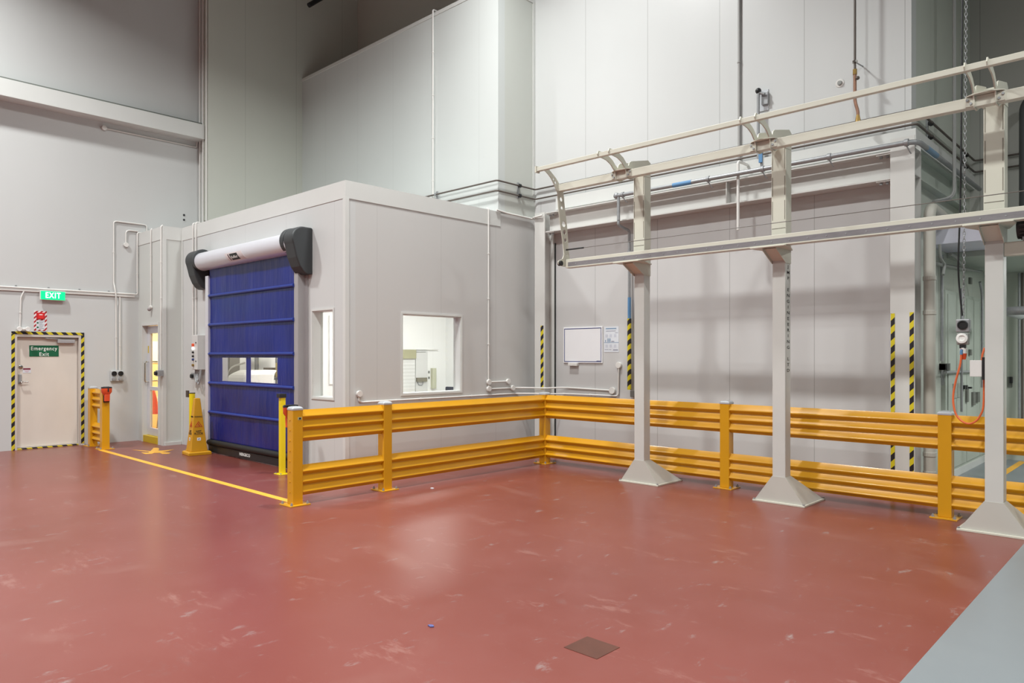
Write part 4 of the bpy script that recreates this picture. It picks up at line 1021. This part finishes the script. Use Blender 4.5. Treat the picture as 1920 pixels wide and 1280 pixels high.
box(hx - .06, hx + .06, hy - .035, hy + .035, zc_ - .13, zc_ + .0).build('upper_housing', M_galv, so_, bevel=.012)
MB().lathe((hx, hy - .035, zc_ - .06), [(0, 0), (.046, 0), (.046, -.012), (.036, -.014), (.034, -.004), (0, -.004)], axis='Y').build('round_cover', M_black, so_, smooth=True)
box(hx - .055, hx + .05, hy - .03, hy + .03, zc_ - .255, zc_ - .135).build('lower_housing', M_grey, so_, bevel=.012)
MB().lathe((hx - .005, hy - .03, zc_ - .19), [(.024, 0), (.05, 0), (.05, -.02), (.03, -.024), (.024, -.01)], axis='Y').build('socket_ring', M_wtxt, so_, smooth=True)
MB().cyl((hx - .005, hy - .031, zc_ - .19), (hx - .005, hy - .036, zc_ - .19), .024).build('socket_core', mat('brown_core', (150, 96, 76), .5), so_)
box(hx - .03, hx + .025, hy - .03, hy, zc_ - .29, zc_ - .255).build('latch', M_black, so_, bevel=.004)
pl_ = thing('extension_cord', 'orange extension cord looping from the hanging socket to the column box', 'cord', (hx, hy, .98))
MB().cyl((hx, hy, zc_ - .34), (hx, hy, zc_ - .285), .03, .032).build('plug_collar', M_wtxt, pl_)
MB().cyl((hx, hy, zc_ - .40), (hx, hy, zc_ - .34), .02, .03).build('plug', M_orange, pl_, smooth=True)
ends = [(hx, hy, zc_ - .40), (hx - .01, hy, zc_ - .55), (hx - .07, hy, zc_ - .78), (hx - .085, hy - .02, zc_ - .98)]
cps = [(1803, 655), (1801, 680), (1793, 710), (1788, 735), (1787.5, 755), (1792, 775), (1802, 788), (1816, 794), (1830, 789), (1840, 775), (1844, 760), (1845, 730), (1845, 712)]
cd_ = [Vector((hx, hy, zc_ - .39))] + [atY(x, y, hy - .03 - .09 * i / 12) for i, (x, y) in enumerate(cps)]
sm = []
for i in range(len(cd_) - 1):
    p0, p1, p2, p3 = cd_[max(i - 1, 0)], cd_[i], cd_[i + 1], cd_[min(i + 2, len(cd_) - 1)]
    for k in range(4):
        t_ = k / 4; sm.append(.5 * ((2 * p1) + (p2 - p0) * t_ + (2 * p0 - 5 * p1 + 4 * p2 - p3) * t_ ** 2 + (3 * p1 - p0 - 3 * p2 + p3) * t_ ** 3))
sm.append(cd_[-1])
MB().tube(sm, .0095, 8).build('cord', M_cord, pl_, smooth=True)
MB().tube([atY(1841, 676, hy - .14), atY(1842, 665, hy - .14), atY(1846, 652, hy - .12)], .0095, 8).build('cord', M_cord, pl_, smooth=True)
i0 = 8; MB().tube(sm[4:7], .013, 8).build('blue_tag', M_blue, pl_)

# ================================================================== RECESS ON THE RIGHT
XW = -2.43
bx = thing('overhead_enclosure', 'pale lilac boxed enclosure high in the recess behind the chain', 'enclosure', (-2.1, 10.6, 3.07))
box(XW, -1.86, 10.25, 11.19, 3.07, 3.42).build('enclosure_panel', M_pur, bx, bevel=.004)
cbn = thing('cabinet_wall', 'run of pale green flush cabinet doors along the recess wall', 'cabinet', (XW, 12.1, 0))
box(XW, XW + .05, 10.9, 13.85, 0, 2.55).build('cabinet_body', M_cab, cbn)
box(XW + .05, XW + .06, 10.9, 13.85, 0, .1).build('plinth', M_flash, cbn)
for y0, y1 in ((11.0, 12.05), (12.08, 12.95), (12.98, 13.8)):
    box(XW + .05, XW + .064, y0, y1, .14, 2.5).build('cabinet_door', M_cab, cbn, bevel=.003)
M_hinge = mat('hinge_grey', (110, 112, 106), .5)
def onX(nm, px0, py0, px1, py1, m, dep=.03, parent=cbn, x=XW + .064):
    a = atX(px0, py0, x); b = atX(px1, py1, x)
    return box(x, x + dep, a.y, b.y, b.z, a.z).build(nm, m, parent)
for r in ((1815.5, 655, 1818.5, 666), (1809.5, 728, 1812.5, 753), (1821, 735, 1825, 759), (1829.5, 735, 1833.5, 753), (1815.5, 520, 1818.5, 533)): onX('hinge', *r, M_hinge)
for r in ((1800, 722, 1802, 729), (1803.5, 722, 1806, 729)): onX('door_handle', *r, M_black, .06)
onX('access_hatch', 1786, 719, 1806, 743, mat('hatch_paint', (160, 166, 156), .5), .012)
onX('door_handle', 1812, 725, 1814, 728, M_black, .06)
bkx = thing('switch_box', 'small black and grey switch box with loose wires on recess wall', 'switch', (XW, 11.0, 1.5))
onX('switch_body', 1761, 681, 1771, 694, M_hinge, .07, bkx, XW + .001)
onX('switch_lever', 1761, 682, 1766, 693, M_black, .09, bkx, XW + .001)
p = atX(1766, 694, XW + .05)
for k in range(3): MB().tube([p + Vector((0, .05 * k, 0)), p + Vector((0, .06 * k - .03, -.1)), p + Vector((0, .07 * k - .02, -.2))], .006, 5, bend=.05).build('loose_wire', M_galv, bkx)
p = atX(1766, 520, XW + .03)
conduit('thin vertical conduit on the recess wall down to the switch box', [(XW + .03, p.y, 3.0), (XW + .03, p.y, 1.6)], r=.018, m=M_galv)
a = atX(1773, 698, XW + .1); b = atX(1826, 696, XW + .1)
conduit('short horizontal grey conduit across the recess cabinet doors', [a, b], r=.018, m=M_galv)
a = atX(1803, 640, XW + .12)
conduit('thin vertical grey conduit behind the orange cord on the cabinet doors', [(XW + .12, a.y, 2.6), (XW + .12, a.y, .9)], r=.016, m=M_galv)
a = atX(1834, 520, XW + .12)
conduit('vertical grey conduit near the cabinet end beside the right column', [(XW + .17, a.y - .15, 2.75), (XW + .17, a.y, 2.6), (XW + .17, a.y, 1.2)], r=.018, m=M_galv, bend=.1)
a = atX(1746, 493, XW + .09); b = atX(1840, 509, XW + .09)
conduit('upper sloping grey cable bundle along the recess wall under the enclosure', [a, b], r=.022, m=M_grey)
a = atX(1762, 458, XW + .167); b = atX(1768, 515, XW + .167)
conduit('bent grey flexible conduit rising to the overhead enclosure', [a, atX(1763, 485, XW + .167), atX(1772, 495, XW + .167), b], r=.018, m=M_grey, bend=.2)
a = atX(1782, 476, XW + .167); b = atX(1806, 500, XW + .167)
conduit('slanted grey flexible conduit under the overhead enclosure', [a, atX(1793, 482, XW + .167), b], r=.02, m=M_grey, bend=.2)
# things at the far right edge
YR_ = 11.0
a = atY(1888, 583, YR_)
hp_ = thing('handrail_pipe', 'horizontal galvanised pipe with a bend at the right edge', 'pipe', (a.x, YR_, 0))
MB().tube([(a.x - .06, YR_ + 1.4, a.z), (a.x - .02, YR_, a.z), (a.x + .5, YR_, a.z), (a.x + .5, YR_, 0)], .055, 14, bend=.15).build('pipe_run', M_galv, hp_, smooth=True)
a = atY(1917, 300, 12.3)
conduit('dark vertical pipe rising at the right edge of the picture', [(a.x + .03, 12.3, 3.42), (a.x + .03, 12.3, 5.2), (a.x + .2, 12.3, 5.35)], r=.07, m=mat('dark_grey_pipe', (92, 94, 96), .45, .2), bend=.15)
for px, lab in ((1911, 'thin pale vertical pipe on far wall'), (1917, 'dark vertical pipe on far wall')):
    p = atY(px, 640, 13.8); conduit(lab + ' at the right edge below the mezzanine', [(p.x, 13.8, 2.98), (p.x, 13.8, .2)], r=.018, m=M_galv if px < 1915 else M_dark)
fh = thing('wall_hatch', 'grey hatch plate with two black handles on the far recess wall', 'hatch', (atY(1893, 716, 13.9).x, 13.9, 1.2))
a = atY(1889, 706, 13.9); b = atY(1898, 726, 13.9)
box(a.x, b.x, 13.88, 13.899, b.z, a.z).build('plate', M_hinge, fh)
for k in range(2): p = atY(1895 + 2.4 * k, 712, 13.88); box(p.x - .012, p.x + .012, 13.83, 13.88, p.z - .05, p.z + .05).build('handle', M_black, fh)

# ================================================================== FLOOR BITS
single('floor_plate', box(-2.625, -2.39, 3.21, 3.43, 0, .0022), None or mat('worn_cover', (84, 46, 34), .32, var=.3, scale=9), 'square brown cover plate set in the red floor in the foreground', 'floor plate')
p = atG(808, 1174)
single('wrapper', MB().prism([(p.x - .022, p.y - .008), (p.x + .01, p.y - .016), (p.x + .026, p.y + .004), (p.x + .004, p.y + .016), (p.x - .016, p.y + .01)], 'Z', .0, .008), mat('blue_wrapper', (84, 88, 140), .5, var=.2, scale=60), 'small crumpled blue wrapper lying on the red floor in the foreground', 'litter', bevel=.002)
p = atG(810, 916)
single('paper_scrap', MB().prism([(p.x - .02, p.y - .01), (p.x + .02, p.y - .012), (p.x + .024, p.y + .014), (p.x - .015, p.y + .016)], 'Z', 0, .012), M_paper, 'tiny white paper scrap on the floor before the guard rail', 'litter', bevel=.002)

# ================================================================== SEEN THROUGH THE GLASS
XI = -14.598
sh = thing('roller_shutter', 'white ribbed roller shutter with dark head band seen through the big window', 'shutter', (XI, 10.9, 0))
a = atX(740, 655, XI); b = atX(776, 672, XI)
box(XI, XI + .05, a.y - .6, b.y, 0, b.z).build('shutter_curtain', stripe_mat('shutter_slats', (0, 0, 1), .09, (226, 227, 224), (214, 215, 211)), sh)
box(XI, XI + .1, a.y - .6, b.y, b.z, a.z).build('head_band', mat('olive_band', (166, 164, 132), .5), sh)
box(XI, XI + .06, a.y - .6, b.y + .75, a.z, a.z + .06).build('lintel', M_int, sh)
idr = thing('inner_door', 'white inner door with a bar handle seen through the big window', 'door', (XI, 11.9, 0))
a = atX(778, 657, XI); b = atX(800, 660, XI)
box(XI, XI + .04, a.y, b.y, 0, a.z).build('door_leaf', M_flash, idr, bevel=.005)
def onXI(nm, px0, py0, px1, py1, m, parent, dep=.05, x=XI + .04):
    p, q_ = atX(px0, py0, x), atX(px1, py1, x); return box(x, x + dep, p.y, q_.y, q_.z, p.z).build(nm, m, parent)
onXI('door_bar', 780, 708, 799, 715, mat('bar_grey', (136, 132, 116), .4, .4), idr)
onXI('door_slot', 779, 659, 798, 660.5, M_grey, idr, .01)
p0, p1 = atX(783, 715, XI + .06), atX(794, 715, XI + .06)
MB().tube([p0, p0 + Vector((0, .03, -.09)), p1 + Vector((0, -.03, -.09)), p1], .012, 6, bend=.06).build('pull_ring', M_galv, idr)
ib = thing('inner_switch_box', 'pale green switch box with two buttons beside the inner door', 'switch', (XI, 12.3, 1.2))
onXI('enclosure', 807.5, 690, 814.5, 728, mat('pale_olive', (190, 192, 168), .5), ib, .08, XI + .001)
onXI('button', 803, 695, 804.8, 699.5, M_hinge, ib, .02, XI + .001); onXI('button', 803, 706, 804.8, 710, M_hinge, ib, .02, XI + .001)
p = atY(849, 730, 12.3)
dk = thing('office_chair', 'dark chair back visible at the lower right corner of the big window', 'chair', (p.x, 12.3, 0))
box(p.x - .28, p.x + .32, 12.28, 12.34, .55, atY(849, 725, 12.3).z).build('backrest', mat('chair_navy', (50, 54, 66), .6), dk, bevel=.03)
MB().cyl((p.x, 12.35, .06), (p.x, 12.35, .55), .03).build('stem', M_black, dk)
box(p.x - .26, p.x + .26, 12.36, 12.8, .42, .5).build('seat', mat('chair_navy', (50, 54, 66), .6), dk, bevel=.03)
for k in range(5): 
    a_ = 2 * math.pi * k / 5; MB().tube([(p.x, 12.35, .08), (p.x + .28 * math.cos(a_), 12.35 + .28 * math.sin(a_), .03)], .022, 8).build('leg', M_black, dk)
mc = thing('wrapping_machine', 'white machine hood with chrome rail behind the left curtain window', 'machine', (-12.9, 6.4, 0))
MB().loops([[(x0, y0, z), (x1, y0, z), (x1, y0 + .6, z), (x0, y0 + .6, z)] for x0, x1, y0, z in ((-13.15, -12.45, 6.15, .3), (-13.2, -12.4, 6.1, 1.15), (-13.12, -12.45, 6.14, 1.32), (-12.95, -12.55, 6.25, 1.4))]).build('hood', M_white, mc, bevel=.06)
box(-13.1, -12.5, 6.2, 6.7, .01, .3).build('machine_base', M_black, mc)
box(-13.75, -13.6, 6.4, 6.6, .01, 2.3).build('mast', mat('mast_grey', (120, 118, 112), .5), mc)
MB().tube([(-13.6, 6.42, 1.15), (-13.25, 6.2, 1.36), (-12.9, 6.12, 1.47), (-12.35, 6.08, 1.54)], .018, 8, bend=.2).build('chrome_rail', M_chrome, mc, smooth=True)
ra = thing('storage_rack', 'grey metal rack with cartons behind the right curtain window', 'rack', (-13.05, 7.2, 0))
for x in (-13.6, -12.55):
    for y in (6.95, 7.4): box(x - .03, x + .03, y - .03, y + .03, 0, 2.4).build('upright', M_galv, ra)
for z in (.5, 1.2, 1.75): box(-13.56, -12.59, 6.97, 7.38, z, z + .05).build('shelf', M_galv, ra)
for i, (x, z, w_, h_, c_) in enumerate(((-12.8, 1.25, .3, .28, (226, 206, 140)), (-13.25, 1.25, .36, .18, (140, 128, 112)), (-13.0, .55, .5, .4, (196, 184, 150)), (-12.95, 1.8, .4, .3, (214, 206, 170)))):
    bxx = single('carton', box(x - w_ / 2, x + w_ / 2, 7.0, 7.35, z + .003, z + h_), mat('carton_%d' % i, c_, .7), ('pale yellow carton on the middle rack shelf', 'brown-grey carton on the middle rack shelf', 'tan carton on the lowest rack shelf', 'cream carton on the top rack shelf')[i] + ' behind the blue door', 'carton', bevel=.006)
_p = atX(620.5, 660, XI); struct('trim_12', box(XI - .001, XI + .04, _p.y - .06, _p.y + .06, 1.0, 2.6), M_wtxt)  # plain white upright strip on the inner left wall
# office behind the glazed door
wbo = single('wall_board', box(-17.495, -17.47, 6.15, 6.75, 1.5, 2.0), M_board, 'white board on the cream office wall seen through the glazed door', 'board')
oc = thing('orange_chair', 'orange plastic chair seen through the lower glazed door pane', 'chair', (-16.2, 5.95, 0))
cx0, cy0 = -16.2, 5.95
MB().loops([[(cx0 + a * math.cos(q_), cy0 + .05 * math.sin(q_) + yo_, z) for q_ in [2 * math.pi * k / 16 for k in range(16)]] for a, yo_, z in ((.16, 0, .42), (.23, -.02, .55), (.24, -.04, .75), (.2, -.07, .92), (.1, -.08, .99))]).build('backrest', M_orange, oc, smooth=True)
box(cx0 - .22, cx0 + .22, cy0, cy0 + .42, .42, .46).build('seat', M_orange, oc, bevel=.02)
for sx in (-1, 1):
    for yy in (.02, .4): MB().tube([(cx0 + sx * .18, cy0 + yy, .42), (cx0 + sx * .23, cy0 + yy + (.06 if yy > .1 else -.06), .012)], .014, 8).build('leg', M_chrome, oc)

# repeats share a group phrase
GROUPS = {'guard_rail': 'yellow ribbed guard rails', 'belt_barrier_head': 'orange retractable belt heads', 'hazard_tape': 'black and yellow hazard tapes', 'pipe_hanger': 'brackets of the twin pipes',
          'conduit': 'surface run conduits', 'pipe': 'twin pipes round the tall walls', 'carton': 'cartons on the storage rack', 'guard_post': 'yellow guard posts of the roll-up door',
          'door_sensor': 'door sensors by the openings', 'wall_bolt': 'bolts on the left wall', 'floor_line': 'yellow floor lines'}
for o in list(bpy.data.objects):
    b_ = o.name.split('.')[0]
    if o.parent is None and b_ in GROUPS and 'label' in o: o['group'] = GROUPS[b_]

# ================================================================== LIGHT AND CAMERA
def lamp(x, y, z, size, power, col=(.98, 1, .985), spread=150):
    d = bpy.data.lights.new('high_bay_light', 'AREA'); d.shape = 'DISK'; d.size = size; d.energy = power; d.color = col; d.spread = math.radians(spread)
    o = bpy.data.objects.new('high_bay_light', d); COL.objects.link(o); o.location = (x, y, z); return o
for x in (-12.5, -6.2, 0, 6.5):
    lamp(x, 1.0, 9.4, .6, 450)
    lamp(x, -6, 9.4, .6, 300)
for x in (-7.0,): lamp(x, 6.2, 9.6, .6, 420)
for x in (4.5,): lamp(x, 7.0, 9.4, .6, 300)
def panel_lamp(x, y, z, sx, sy, power, col):
    d = bpy.data.lights.new('room_light', 'AREA'); d.shape = 'RECTANGLE'; d.size = sx; d.size_y = sy; d.energy = power; d.color = col
    o = bpy.data.objects.new('room_light', d); COL.objects.link(o); o.location = (x, y, z)
panel_lamp(-11.3, 9.6, 3.85, 1.2, 4, 290, (1, 1, 1))
panel_lamp(-11.2, 6.9, 3.85, 3.6, .8, 110, (1, .98, .92))  # fill lamp added to brighten the front of the room
panel_lamp(-16.3, 6.4, 2.55, 1.2, .6, 75, (1, .9, .68))
panel_lamp(.2, 12.4, 2.97, 1.2, .3, 85, (.97, 1, .97))  # fill lamp added under the mezzanine to lift the dim recess
w = bpy.data.worlds.new('world'); scene.world = w; w.use_nodes = True
w.node_tree.nodes['Background'].inputs[0].default_value = (.5, .5, .5, 1); w.node_tree.nodes['Background'].inputs[1].default_value = .05
cd = bpy.data.cameras.new('camera'); cam = bpy.data.objects.new('camera', cd); COL.objects.link(cam)
cam.location = (0, 0, H); cam.rotation_euler = (math.radians(90), 0, TH)
cd.sensor_width = 36; cd.lens = F / 1920 * 36; cd.shift_y = (HZ - 640) / 1920; cd.clip_end = 200; cd.clip_start = .05
scene.camera = cam
scene.view_settings.view_transform = 'Standard'; scene.view_settings.look = 'None'; scene.view_settings.exposure = 0; scene.view_settings.gamma = 1
scene.view_settings.use_curve_mapping = False
